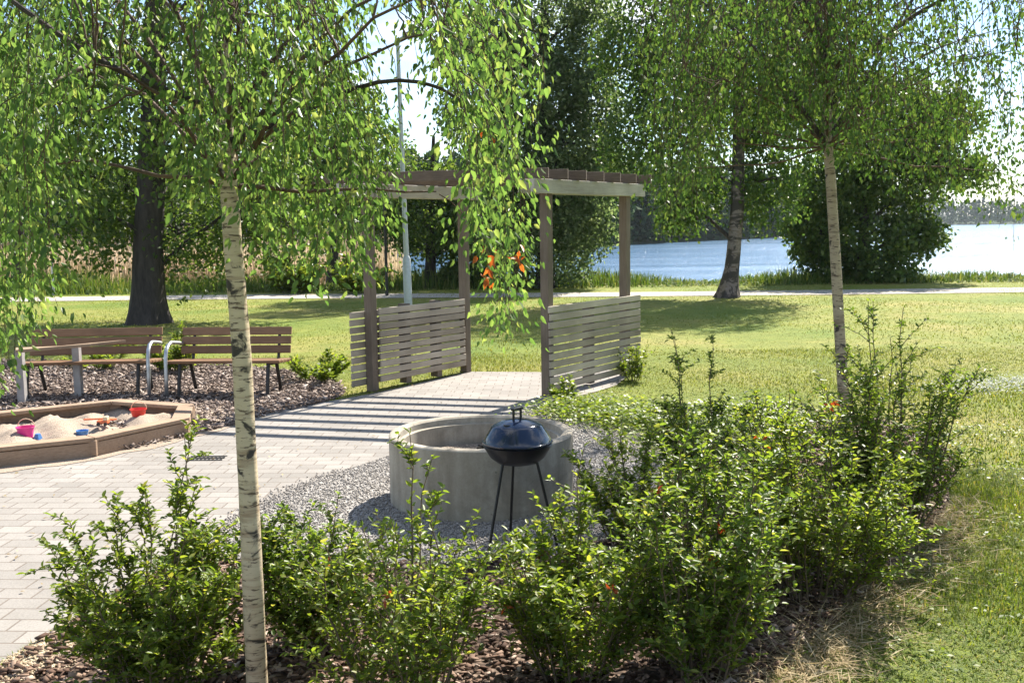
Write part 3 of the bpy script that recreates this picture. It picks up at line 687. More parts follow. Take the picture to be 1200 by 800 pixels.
# shift the rim (seen at height) down onto the ground plan
def atz(px, py, z): return G(px, py, z)[:2]
SB = np.array([atz(*p, SBH) for p in [(-170, 496), (-20, 483), (141, 467), (227, 473), (222, 489), (111, 512.5), (-20, 526), (-170, 526)]])
cen = SB.mean(0)
t = thing('sandbox', (cen[0], cen[1], 0), 'low octagonal timber sandbox with a plank rim, full of sand', 'sandbox')
ns = len(SB)
inner = cen + (SB - cen) * (1 - .16 / np.linalg.norm(SB - cen, axis=1, keepdims=True))
for i in range(ns):
    j = (i + 1) % ns
    a, b, c, d = SB[i], SB[j], inner[j], inner[i]
    g = (b - a) / np.linalg.norm(b - a) * .002
    m = MB(); m.prism([a + g, b - g, c - g, d + g], SBH - .035, SBH); m.build('rim_plank', M['box_wood'], t, bevel=.005)
    w0, w1 = SB[i] + (cen - SB[i]) * .03, SB[j] + (cen - SB[j]) * .03
    m = MB(); m.beam((*w0, (SBH - .04) / 2), (*w1, (SBH - .04) / 2), .045, SBH - .045); m.build('wall_plank', M['box_wood'], t, bevel=.005)
    pc = SB[i] + (cen - SB[i]) / np.linalg.norm(cen - SB[i]) * .06
    m = MB(); m.obox((*pc, SBH / 2 - .003), (.055, 0, 0), (0, .055, 0), (0, 0, SBH / 2 - .02)); m.build('corner_post', M['box_wood'], t, bevel=.005)
# sand
gx, gy = np.meshgrid(np.linspace(SB[:, 0].min(), SB[:, 0].max(), 90), np.linspace(SB[:, 1].min(), SB[:, 1].max(), 60))
sz = .055 + .03 * np.sin(gx * 7 + 1) * np.sin(gy * 6) + .02 * np.sin(gx * 15 + gy * 9)
for (px, py, hh, w) in ((55, 505, .075, .2), (95, 500, .07, .16), (20, 512, .06, .16), (185, 492, .045, .12), (130, 497, -.03, .12)):
    q = G2(px, py + 6); sz += hh * np.exp(-((gx - q[0]) ** 2 + (gy - q[1]) ** 2) / w ** 2)
for _ in range(70):
    q = np.array([rng.uniform(gx.min(), gx.max()), rng.uniform(gy.min(), gy.max())]); w = rng.uniform(.04, .1)
    sz += rng.uniform(-.03, .022) * np.exp(-((gx - q[0]) ** 2 + (gy - q[1]) ** 2) / w ** 2)
sz = np.clip(sz, .02, .15) + rng.normal(size=sz.shape) * .006
ins = inpoly(np.c_[gx.ravel(), gy.ravel()], cen + (SB - cen) * .975).reshape(gx.shape)
ii = np.arange(gx.size).reshape(gx.shape); ok = ins[:-1, :-1] & ins[1:, :-1] & ins[:-1, 1:] & ins[1:, 1:]
q4 = np.stack([ii[:-1, :-1], ii[:-1, 1:], ii[1:, 1:], ii[1:, :-1]], -1)[ok]
used = np.unique(q4); rm = np.full(gx.size, -1); rm[used] = np.arange(len(used))
VV = np.stack([gx, gy, sz], -1).reshape(-1, 3)[used]
o = arr_mesh('sand', VV, [rm[q4]], M['sand'], smooth=True)
tag(o, 'heaped pale sand inside the timber sandbox', 'sand', kind='stuff')
def sand_at(px, py):
    q = G2(px, py); i = np.argmin((gx - q[0]) ** 2 + (gy - q[1]) ** 2); return np.array([q[0], q[1], sz.ravel()[i]])
def bucket(px, py, r, h, mat, label, handle=True, tilt=0):
    p = sand_at(px, py) - [0, 0, .012]
    t = thing('toy_bucket', p, label, 'toy bucket')
    MB().lathe(p, [(.001, .002), (r * .75, 0), (r, h), (r * 1.06, h), (r * 1.06, h - .008), (r * .99, h - .012)], 24).build('bucket_body', M[mat], t, smooth=True)
    if handle:
        MB().tube([p + [r * math.cos(a), .02, h + .9 * r * math.sin(a)] for a in np.linspace(0, math.pi, 9)], .004, 6).build('handle', M['cream'], t)
bucket(31, 521, .075, .10, 'pink', 'bright pink toy bucket near the front rim of the sandbox')
bucket(163, 499, .075, .075, 'red', 'red toy bucket at the right end of the sandbox')
p = sand_at(45, 520); t = thing('sand_mould', p, 'small blue sand mould beside the pink bucket', 'toy')
m = MB(); m.lathe(p, [(.001, .05), (.025, .048), (.045, 0), (.05, 0)], 6); m.build('mould_body', M['blue'], t)
p = sand_at(97, 516); t = thing('toy_dish', p, 'small blue toy dish left of the orange shovel', 'toy')
MB().lathe(p, [(.001, .008), (.04, .008), (.05, .04), (.055, .04), (.045, 0), (.001, 0)], 20).build('dish_body', M['blue'], t, smooth=True)
p = sand_at(112, 508) + [0, 0, .035]
t = thing('toy_shovel', p, 'orange toy shovel lying on the sand in mid sandbox', 'toy shovel')
MB().beam(p + [-.10, 0, .0], p + [.10, -.03, .012], .022, .014).build('handle', M['orange'], t, bevel=.003)
m = MB(); m.prism([(p[0] + .10, p[1] - .075), (p[0] + .2, p[1] - .065), (p[0] + .225, p[1] - .045), (p[0] + .2, p[1] - .015), (p[0] + .10, p[1] + .01)], p[2], p[2] + .012); m.build('blade', M['orange'], t, bevel=.003)
p = sand_at(122, 512) + [0, 0, .03]
t = thing('toy_truck', p, 'little orange and cream toy truck on the sand beside the shovel', 'toy truck')
MB().obox(p + [0, 0, .03], (.05, 0, 0), (0, .03, 0), (0, 0, .014)).build('truck_bed', M['orange'], t, bevel=.004)
MB().obox(p + [.028, 0, .062], (.02, 0, 0), (0, .028, 0), (0, 0, .017)).build('cab', M['cream'], t, bevel=.005)
for sx in (-1, 1):
    for sy in (-1, 1): MB().tube([p + [sx * .032, sy * .030, .012], p + [sx * .032, sy * .042, .012]], .016, 12).build('wheel', M['iron'], t)

# ------------------------------------------------------------------ play table
ta, tb = G(27, 474), G(93, 466); ta[2] = tb[2] = 0
t = thing('play_table', (ta + tb) / 2, 'plain wooden play table on two grey posts behind the sandbox', 'table')
TH = .60
pl = np.array([P(18, 402, ta[1])[:2], P(70, 400, ta[1] + .1)[:2], P(148, 397, tb[1] + .25)[:2], P(104, 409, tb[1] - .12)[:2], P(18, 411, ta[1] - .22)[:2]])
MB().prism(pl, TH, TH + .035).build('tabletop', M['table_wood'], t, bevel=.005)
for q in (ta, tb): MB().obox(q + [0, 0, TH / 2 - .002], (.04, 0, 0), (0, .04, 0), (0, 0, TH / 2 - .002)).build('post', M['galv'] if 0 else plain('grey post', (.33, .31, .30), .7, 0), t, bevel=.006)

# ------------------------------------------------------------------ drain
p = G(242, 538); p[2] = .009
t = thing('drain_cover', p, 'flat iron drain grate set in the paving right of the sandbox', 'drain')
m = MB(); m.obox(p + [0, 0, .002], (.15, 0, 0), (0, .012, 0), (0, 0, .004)); 
for yy in (-.075, .075): m.obox(p + [0, yy, .001], (.15, 0, 0), (0, .008, 0), (0, 0, .003))
m.build('rim', M['iron'], t)
m = MB()
for i in range(9): m.obox(p + [-.13 + i * .0325, 0, .0], (.008, 0, 0), (0, .066, 0), (0, 0, .003))
m.build('grate', M['iron'], t)

# ------------------------------------------------------------------ lamp post and thin poles
q = G(478.5, 361); z0 = 0.0
t = thing('street_lamp', q, 'tall grey street lamp rising behind the pergola', 'street lamp')
top = q + [-.13, 0, 0]
zt = P(467, 55, q[1])[2]
m = MB(); m.tube([q + [0, 0, 0], q + [-.012, 0, 1.15], q + [-.013, 0, 1.22]], [.095, .095, .062], 14); m.tube([q + [-.013, 0, 1.20], q + [-.05, 0, 3.2], q + [-.09, 0, zt]], [.062, .052, .042], 14)
m.build('pole', M['lamp_steel'], t, smooth=True)
m = MB(); m.tube([q + [-.09, 0, zt - .03], q + [-.03, -.05, zt + .06], q + [.12, -.2, zt + .10]], .03, 10); m.build('arm', M['lamp_steel'], t, smooth=True)
m = MB(); hc = q + [.30, -.42, zt + .1]; hx = np.array([.62, -.78, 0]); hy = np.array([.78, .62, 0])
m.add([hc + hx * sx * .30 + hy * sy * (.15 if sx > 0 else .10) + np.array([0, 0, sz_ * .045 if sz_ < 0 else .05]) for sz_ in (-1, 1) for sy in (-1, 1) for sx in (-1, 1)], [(0, 2, 3, 1), (4, 5, 7, 6), (0, 1, 5, 4), (2, 6, 7, 3), (0, 4, 6, 2), (1, 3, 7, 5)])
m.build('lamp_head', plain('dark lamp housing', (.12, .125, .135), .5, 0), t, bevel=.02)
q = G(453.5, 347)
m = MB(); m.tube([q, q + [.0, 0, 3.4]], [.045, .035], 10); m.build('pole', M['iron'], None, smooth=True, base=q)
tag(bpy.data.objects['pole.001'] if 'pole.001' in bpy.data.objects else bpy.data.objects['pole'], 'thin dark pole left of the street lamp, seen behind the pergola', 'pole')
q = G(63, 346)
o = MB().tube([q, q + [0, 0, 1.0]], .03, 8).build('marker_post', M['lamp_steel'], None, base=q)
tag(o, 'short thin grey post beside the far path, before the reeds', 'post')

# ------------------------------------------------------------------ trees
def poly_path(pts, k):
    pts = np.array(pts, float); t = np.linspace(0, 1, len(pts)); tt = np.linspace(0, 1, k)
    # catmull-ish smoothing through linear interpolation + relaxation
    q = np.stack([np.interp(tt, t, pts[:, i]) for i in range(3)], 1)
    for _ in range(2): q[1:-1] = (q[:-2] + 2 * q[1:-1] + q[2:]) / 4
    return q
def trunk_mesh(name, pts, rads, mat, parent, n=20, k=40, rough=.04, flare=0.0):
    q = poly_path(pts, k); r = np.interp(np.linspace(0, 1, k), np.linspace(0, 1, len(rads)), rads)
    m = MB(); vs, fs = [], []
    for i in range(k):
        for a in range(n):
            th = 2 * math.pi * a / n; hh = q[i][2] - q[0][2]
            rr = r[i] * (1 + rough * math.sin(th * 3 + i * .23) + rough * .7 * math.sin(th * 5 - i * .41) + rng.normal() * rough * .25)
            if flare: rr *= 1 + flare * math.exp(-hh / .35) * (1 + .4 * math.sin(th * 5))
            vs.append(q[i] + [rr * math.cos(th), rr * math.sin(th), 0])
    for i in range(k - 1):
        for a in range(n):
            b = (a + 1) % n; fs.append((i * n + a, i * n + b, (i + 1) * n + b, (i + 1) * n + a))
    m.add(vs, fs); return m.build(name, mat, parent, smooth=True), q

def weeping(parent, trunk_q, cols, N_, depth, mat, leaf=(.045, .065), per_m=46, ztop=(0.1, .9), twig_r=.0022, side=.10, fine=True, weight=None, rmax=1.8, trunk_xy=None, reach=0.0, twigmat='twig', pshort=0.0, zatt=0.0):
    """hanging strands whose lower ends follow cols (px, bottom py); each is carried by a bough from the trunk"""
    cx, cyb = np.array([c[0] for c in cols]), np.array([c[1] for c in cols])
    paths, leafp, leafa, boughs, br, tops = [], [], [], [], [], []
    tries = 0
    while len(paths) < N_ and tries < N_ * 40:
        tries += 1
        px = rng.uniform(cx[0], cx[-1]); d = rng.uniform(*depth)
        if weight is not None and rng.random() > np.interp(px, weight[0], weight[1]): continue
        yb = np.interp(px, cx, cyb); yb = yb - abs(rng.normal()) * 55 * (5.5 / depth[0] if depth[0] > 6 else 1) * .6
        pb = P(px, yb, d)
        hz = np.hypot(pb[0] - trunk_xy[0], pb[1] - trunk_xy[1])
        if hz > rmax: continue
        zt = max(P(px, 0, d)[2], pb[2] + .35) + rng.uniform(*ztop)
        zt = max(pb[2] + .35, zt)
        if rng.random() < pshort:
            ln = rng.uniform(.35, .85); pb[2] += rng.uniform(0, 1) * max(0, zt - pb[2] - ln); zt = pb[2] + ln
        out = np.array([pb[0] - trunk_xy[0], pb[1] - trunk_xy[1], 0]) / max(hz, .05)
        K = 9; tt = np.linspace(0, 1, K)
        back = min(.28, hz * .5)
        top = np.array([pb[0], pb[1], zt]) - out * back
        path = top[None] + (pb - top)[None] * np.c_[1 - (1 - tt) ** 2.2, 1 - (1 - tt) ** 2.2, tt ** 1.15] + rng.normal(size=(K, 3)) * [.012, .012, .006] * (1 + depth[0] / 8)
        paths.append(path)
        # bough
        zq = np.clip(zt - .25 - .45 * hz, max(trunk_q[:, 2].min() + .4, zatt), trunk_q[:, 2].max())
        tp = trunk_q[np.argmin(abs(trunk_q[:, 2] - zq))]
        kk = 7; s = np.linspace(0, 1, kk)
        bg = tp[None] + (top - tp)[None] * np.c_[s, s, 1 - (1 - s) ** 1.8]; bg += rng.normal(size=bg.shape) * .015 * (s * (1 - s) * 4)[:, None]
        boughs.append(bg); br.append(np.linspace(.0095, .003, kk) * (1 + .25 * depth[0] / 8)); tops.append(top)
        L = zt - pb[2]; n = max(4, int(L * per_m))
        cl = rng.uniform(.1, 1, rng.integers(4, 8)); ts = np.where(rng.random(n) < .35, rng.uniform(0.04, 1, n), cl[rng.integers(0, len(cl), n)] + rng.normal(size=n) * .055).clip(.02, .999); i0 = np.clip((ts * (K - 1)).astype(int), 0, K - 2); fr = (ts * (K - 1) - i0)[:, None]
        base = path[i0] * (1 - fr) + path[i0 + 1] * fr
        az = rng.uniform(0, 2 * np.pi, n); so = np.c_[np.cos(az), np.sin(az), -rng.uniform(.2, 1.2, n)] * (rng.uniform(0, 1, n) ** 1.5 * side)[:, None]
        base = base + so
        leafp.append(base); leafa.append(np.c_[np.cos(az) * .55, np.sin(az) * .55, -rng.uniform(.5, 1.5, n)] + rnd(n, .22))
    paths = np.array(paths)
    tops = np.array(tops); sel = [0]; dm = np.linalg.norm(tops - tops[0], axis=1)
    for _ in range(max(8, len(tops) // 11)):
        j = int(np.argmax(dm)); sel.append(j); dm = np.minimum(dm, np.linalg.norm(tops - tops[j], axis=1))
    pts = np.concatenate([boughs[j][2:] for j in sel])
    for j in range(len(tops)):
        if j in sel: continue
        st = pts[np.argmin(np.linalg.norm(pts - tops[j], axis=1))]; s = np.linspace(0, 1, 7)
        boughs[j] = st[None] + (tops[j] - st)[None] * np.c_[s, s, 1 - (1 - s) ** 1.7] + rng.normal(size=(7, 3)) * .03 * np.linalg.norm(tops[j] - st) * (s * (1 - s) * 4)[:, None]
        br[j] = np.linspace(.004, .002, 7) * (1 + .25 * depth[0] / 8)
    V, Q = tubes(np.array(boughs), np.array(br), 5)
    V2, Q2 = tubes(paths, np.linspace(1.5, .6, 9)[None] * np.full((len(paths), 1), twig_r), 4)
    V, Q = join([(V, Q), (V2, Q2)])
    bo = arr_mesh('branches', V, Q, M[twigmat], parent, smooth=True)
    p = np.concatenate(leafp); a = np.concatenate(leafa); n = len(p)
    V, Q = leaves(p, a, rnd(n) * [1, 1, .5] + [0, 0, .25], rng.uniform(*leaf, n) * (lz := np.exp(rng.normal(size=n) * .22).clip(.6, 1.3)), rng.uniform(.44, .62, n) * np.mean(leaf) * lz, fine, .16)
    arr_mesh('crown', V, Q, mat, parent)
    return p

# front birch
FD = 4.0
base = G(302, 828); base[2] = 0
FD = base[1]
t = thing('birch_tree', base, 'slender young weeping birch with pale bark standing nearest, its branches hanging over the view', 'tree')
tp = [base + [0, 0, -.03]] + [P(px, py, d) for px, py, d in ((297, 700, FD), (291, 560, FD), (283, 420, FD), (272, 270, FD + .02), (262, 120, FD + .04), (256, 0, FD + .05), (248, -160, FD + .08), (246, -420, FD + .1), (240, -700, FD + .1))]
_, tq = trunk_mesh('trunk', tp, [.042, .0385, .0365, .0355, .034, .031, .027, .022, .015, .006], M['birch_bark'], t, 20, 90, .03)
def limb(parent, pts, r0, r1, mat):
    q = poly_path(pts, 14); m = MB(); m.tube(q, list(np.linspace(r0, r1, 14)), 8); return m.build('limb', mat, parent, smooth=True)
limb(t, [P(262, 133, FD + .04), P(230, 121, FD - .05), P(180, 100, FD - .15), P(108, 70, FD - .25), P(13, 0, FD - .3), P(-70, -60, FD - .3)], .016, .008, M['bark'])
limb(t, [P(108, 72, FD - .25), P(78, 88, FD - .35), P(50, 103, FD - .45)], .006, .003, M['birch_bark2'])
limb(t, [P(270, 165, FD), P(320, 150, FD + .05), P(400, 107, FD + .1), P(455, 90, FD + .1), P(512, 97, FD + .1), P(550, 122, FD + .1), P(575, 170, FD + .1)], .012, .004, M['bark'])
limb(t, [P(254, -40, FD), P(320, -90, FD - .2), P(440, -130, FD - .4), P(540, -110, FD - .5), P(590, -40, FD - .5)], .015, .005, M['bark'])
limb(t, [P(254, -20, FD), P(180, -80, FD + .3), P(80, -110, FD + .5), P(-20, -80, FD + .6)], .014, .005, M['bark'])
cols = [(-60, 470), (0, 455), (18, 440), (38, 400), (62, 330), (80, 285), (110, 220), (150, 170), (190, 200), (225, 250), (265, 225), (300, 290), (330, 320), (380, 345), (425, 330), (452, 260), (470, 190), (490, 100), (506, 110),
        (525, 165), (545, 225), (563, 330), (582, 395), (598, 395), (610, 340), (622, 280), (632, 170), (640, 90)]
wt_ = ([-60, 30, 60, 85, 150, 200, 260, 300, 440, 462, 512, 545, 640, 670], [1, 1, .6, .22, .2, .5, .5, .8, .65, .15, .1, .9, .95, .4])
weeping(t, tq, cols, 210, (3.1, 5.0), M['birch_leaf'], (.022, .042), 84, (.0, .35), .0015, .12, True, wt_, 1.75, tq[50][:2], pshort=.3, zatt=2.02)
# withered leaves on the hanging right branch
n = 26; pp = np.concatenate([P(573, 296, 3.95)[None] + rnd(8, .022), P(607, 296, 3.95)[None] + rnd(7, .025), P(572, 320, 3.95)[None] + rnd(7, .022), P(566, 155, 3.9)[None] + rnd(4, .02)])
V, Q = leaves(pp, rnd(n, .5) + [0, 0, -1], rnd(n), rng.uniform(.035, .05, n), .022, True, .2)
tag(arr_mesh('withered_leaves', V, Q, M['orange_leaf'], t), 'withered orange leaves among the green hanging ones')

# slim birch on the right
base = G(990, 505); base[2] = 0; SD = base[1]
t = thing('birch_tree', base, 'slim birch with an umbrella of hanging branches rising from the shrubs on the right', 'tree')
tp = [base + [0, 0, -.03]] + [P(px, py, SD) for px, py in ((988, 460), (984, 390), (979, 300), (973, 200), (968, 150), (972, 60), (978, -60), (985, -220), (990, -420))]
_, tq = trunk_mesh('trunk', tp, [.054, .049, .046, .045, .044, .041, .035, .026, .017, .006], M['birch_bark2'], t, 20, 70, .03)
for pts in ([(970, 172), (935, 120), (890, 60), (820, 0), (770, -40)], [(969, 165), (1005, 110), (1040, 50), (1080, -20), (1130, -70)], [(970, 130), (1015, 60), (1080, 10), (1150, -20), (1200, -10)], [(970, 100), (960, 20), (900, -60), (840, -90)]):
    dd = rng.uniform(-.6, .6); k = len(pts)
    limb(t, [P(px, py, SD + dd * i / (k - 1)) for i, (px, py) in enumerate(pts)], .026, .008, M['bark'])
cols = [(742, 60), (750, 130), (758, 215), (775, 275), (800, 265), (830, 230), (870, 185), (920, 180), (965, 182), (1010, 195), (1050, 225), (1090, 250), (1130, 245), (1160, 260), (1185, 295), (1210, 250), (1240, 150)]
weeping(t, tq, cols, 420, (SD - 1.6, SD + 1.6), M['birch_leaf2'], (.034, .056), 62, (.0, 1.0), .0025, .17, False, ([725, 760, 800, 900, 1070, 1120, 1240], [.5, .7, .8, 1, .9, .5, .45]), 2.3, tq[30][:2], pshort=.8, zatt=2.5)

# background trees
def big_tree(name, base, label, trunk_pts, trunk_r, barkm, lobes, mat, leaf=(.10, .17), droop=.6, nst=8, group=None, flare=.35, limbs=True, thin=.85):
    t = thing(name, base, label, 'tree', group)
    _, q = trunk_mesh('trunk', trunk_pts, trunk_r, M[barkm], t, 18, 30, .05, flare)
    P_, A_ = [], []; lb = []
    for (c, r, cnt, hang) in lobes:
        cnt = int(cnt * thin)
        c = np.array(c, float); r = np.array(r, float)
        k = max(1, cnt // 26)
        d = nrm(rnd(k)); rad = rng.uniform(.25, 1, k) ** .5
        cc = c + d * rad[:, None] * r
        m_ = 26; o = rnd(k * m_) * np.array([.15, .15, .11]) * (r.mean() * .55 + .35)
        pts = np.repeat(cc, m_, 0) + o
        pts[:, 2] -= rng.uniform(0, 1, k * m_) ** 1.3 * hang
        P_.append(pts); A_.append(rnd(k * m_, .7) + [0, 0, -droop])
        tpz = np.clip(c[2] - np.linalg.norm(c[:2] - q[0][:2]) * .6, q[1][2], q[-1][2]); tpt = q[np.argmin(abs(q[:, 2] - tpz))]
        if limbs:
            s = np.linspace(0, 1, 8); lb.append(tpt[None] + (c - tpt)[None] * np.c_[s, s, 1 - (1 - s) ** 1.6] + rng.normal(size=(8, 3)) * .05 * s[:, None])
            for _ in range(5):
                e = cc[rng.integers(k)]; st = lb[-1 - 0][5] if False else tpt + (c - tpt) * .6
                lb.append(st[None] + (e - st)[None] * np.c_[s, s, 1 - (1 - s) ** 1.5] + rng.normal(size=(8, 3)) * .03 * s[:, None])
    if lb:
        rad = np.array([np.linspace(.06 if i % 6 == 0 else .03, .012, 8) for i in range(len(lb))])
        V, Q = tubes(np.array(lb), rad, 6); arr_mesh('branches', V, Q, M[barkm if barkm == 'bark' else 'bark'], t, smooth=True)
    p = np.concatenate(P_); a = np.concatenate(A_)
    zmin = gz(p[:, 0], p[:, 1]) + .12; keep = p[:, 2] > zmin; p, a = p[keep], a[keep]; n = len(p)
    V, Q = leaves(p, a, rnd(n) + [0, 0, .4], rng.uniform(*leaf, n), rng.uniform(.55, .8, n) * np.mean(leaf), False, .15)
    arr_mesh('crown', V, Q, mat, t)
    return t
def gb(px, py=None, d=None):
    if py is not None: q = G(px, py); q[2] = gz(q[0], q[1]); return q
    x, y = at_px(px, d); return np.array([x, y, float(gz(x, y))])

b = gb(172, 381)
D = b[1]; S = D / 1200
def L(px, py, dd, rx, rz, cnt, hang=0.8, D=D): return (P(px, py, D + dd), (rx, rx, rz), cnt, hang)
big_tree('broadleaf_tree', b, 'big dark broad tree with a thick trunk behind the two benches', [b, P(173, 300, D), P(178, 200, D), P(182, 60, D), P(186, -120, D), P(190, -300, D)], [.33, .29, .26, .22, .15, .05], 'bark',
         [L(100, 245, -.3, 1.0, .7, 2600, 1.0), L(110, 130, .3, 1.3, 1.0, 4200, 1.0), L(230, 260, .4, 1.0, .6, 2600, 1.0), L(250, 150, -.4, 1.4, 1.0, 4600, 1.0), L(175, 60, .3, 1.7, 1.1, 6000, .9), L(330, 230, .6, 1.1, .8, 3400, 1.0), L(60, 40, 0, 1.5, 1.1, 4600, .9),
          L(320, 80, .2, 1.6, 1.2, 5200, .9), L(200, -90, 0, 2.4, 1.5, 7000, .8), L(60, -110, 0, 1.8, 1.3, 4000, .8), L(360, -80, 0, 1.8, 1.3, 4000, .8), L(200, -260, 0, 1.8, 1.2, 4000, .6), L(205, 215, 1.4, 1.3, .7, 3000, .9), L(130, 200, 1.2, 1.2, .7, 2400, .9)], M['dark_leaf'], (.08, .13))

b = gb(640, None, 31.0); D = b[1]
L3 = lambda px, py, dd, rx, rz, cnt, hang=0.7: (P(px, py, D + dd), (rx, rx, rz), cnt, hang)
big_tree('broadleaf_tree', b, 'tall silvery green tree behind the pergola, its foliage reaching the ground', [b, P(640, 200, D), P(638, 50, D), P(640, -120, D)], [.26, .22, .15, .05], 'bark',
         [L3(640, 285, 0, 1.9, 1.2, 6000, .8), L3(600, 260, .3, 1.5, 1.0, 4000, .8), L3(665, 240, -.3, 1.5, 1.1, 5000, .9), L3(610, 180, 0, 1.6, 1.2, 5000, .8), L3(675, 160, 0, 1.4, 1.1, 5000, .8), L3(630, 100, 0, 1.7, 1.2, 6000, .7),
          L3(670, 70, .2, 1.2, .9, 3600, .6), L3(600, 50, 0, 1.3, 1.0, 4200, .6), L3(640, -10, 0, 1.6, 1.1, 5200, .5), L3(640, -110, 0, 1.3, .9, 3000, .4), L3(705, 190, .6, .9, .9, 2200, .8), L3(565, 120, .3, 1.4, 1.1, 4200, .9), L3(560, 30, .2, 1.3, 1.1, 3800, .8), L3(575, 200, -.3, 1.2, .9, 3200, .9), L3(700, 110, -.2, 1.1, 1.0, 3000, .9), L3(690, 20, .2, 1.1, 1.0, 2800, .8), L3(655, 200, -.8, 1.2, .9, 3000, .9)], M['grey_leaf'], (.10, .17), .5)

b = gb(505, None, 32.5); D = b[1]
big_tree('broadleaf_tree', b, 'dark bushy tree behind the left side of the pergola', [b, P(505, 250, D), P(508, 160, D)], [.18, .13, .05], 'bark',
         [L3(500, 250, 0, 1.7, 1.0, 5000, .9), L3(560, 270, .4, 1.4, 1.0, 4200, .9), L3(465, 235, .2, 1.2, .8, 2400, .5), L3(560, 210, .5, 1.2, .8, 3000, .7), L3(500, 205, 0, 1.1, .7, 2400, .6), L3(540, 320, .2, 1.0, .5, 1800, .3)], M['dark_leaf'], (.10, .17), .5)
b = gb(390, None, 34.0); D = b[1]
big_tree('broadleaf_tree', b, 'round dark tree at the shore between the reeds and the pergola', [b, P(392, 250, D), P(395, 120, D)], [.2, .15, .05], 'bark',
         [L3(390, 205, 0, 1.8, 1.0, 4200, .6), L3(340, 180, .3, 1.6, 1.1, 3600, .6), L3(430, 170, 0, 1.6, 1.1, 3800, .6), L3(385, 120, 0, 1.9, 1.2, 4200, .6)], M['dark_leaf'], (.11, .18), .5)
b = gb(20, None, 33.0); D = b[1]
big_tree('broadleaf_tree', b, 'shaded tree at the far left beside the reed bed', [b, P(22, 250, D), P(25, 100, D)], [.2, .15, .05], 'bark',
         [L3(0, 175, 0, 2.0, 1.2, 4200, .7), L3(60, 180, .3, 1.4, 1.0, 2600, .6), L3(20, 90, 0, 2.2, 1.5, 5000, .8), L3(-60, 120, 0, 2.0, 1.4, 3000, .8)], M['dark_leaf'], (.11, .18), .5)

b = gb(853, 349); D = b[1]
big_tree('birch_tree', b, 'old birch with a leaning dark and white trunk beside the lakeside path', [b, P(858, 310, D), P(864, 240, D), P(866, 150, D), P(866, 40, D), P(860, -140, D)], [.21, .175, .165, .15, .12, .04], 'birch_old',
         [L3(760, 150, 0, 1.3, 1.1, 4600, 1.1), L3(800, 60, .2, 1.6, 1.2, 6000, 1.0), L3(870, 90, -.3, 1.8, 1.2, 6000, 1.0), L3(930, 120, .3, 1.5, 1.1, 4600, 1.0), L3(815, 200, .3, .9, .8, 2400, 1.0), L3(900, 200, .2, 1.0, .7, 2600, 1.0), L3(740, 40, 0, 1.0, 1.0, 2800, 1.0),
          L3(860, -20, 0, 2.0, 1.2, 6000, .8), L3(950, 20, 0, 1.5, 1.2, 4600, .9), L3(860, -130, 0, 1.8, 1.1, 3600, .6), L3(770, -50, 0, 1.4, 1.0, 3000, .7), L3(960, -70, 0, 1.6, 1.1, 3000, .7), L3(790, 240, .4, .6, .4, 1000, .5)], M['birch_leaf2'], (.09, .15), .8, flare=.5)
b = gb(1012, None, 32.2); D = b[1]
big_tree('lakeside_tree', b, 'dense dark spreading tree at the water edge on the right', [b, P(1012, 270, D), P(1015, 180, D)], [.22, .16, .06], 'bark',
         [L3(1010, 280, 0, 1.9, 1.0, 5600, .5), L3(960, 290, .2, 1.0, .55, 2200, .3), L3(1070, 270, 0, 1.1, .6, 2600, .3), L3(1050, 210, .2, 1.7, 1.0, 5000, .5), L3(970, 220, 0, 1.4, 1.0, 4200, .5), L3(1010, 160, 0, 1.8, 1.0, 5000, .5), L3(1080, 165, 0, 1.2, .8, 2800, .5), L3(1020, 320, 0, 1.7, .4, 2200, .2), L3(1040, 110, 0, 1.5, .8, 3000, .4), L3(1105, 130, -.3, 1.2, .8, 2600, .6), L3(1125, 195, -.2, 1.0, .6, 1900, .5), L3(965, 130, .2, 1.2, .8, 2400, .5), L3(940, 262, -.3, .8, .4, 1100, .3)], M['dark_leaf'], (.12, .2), .2)
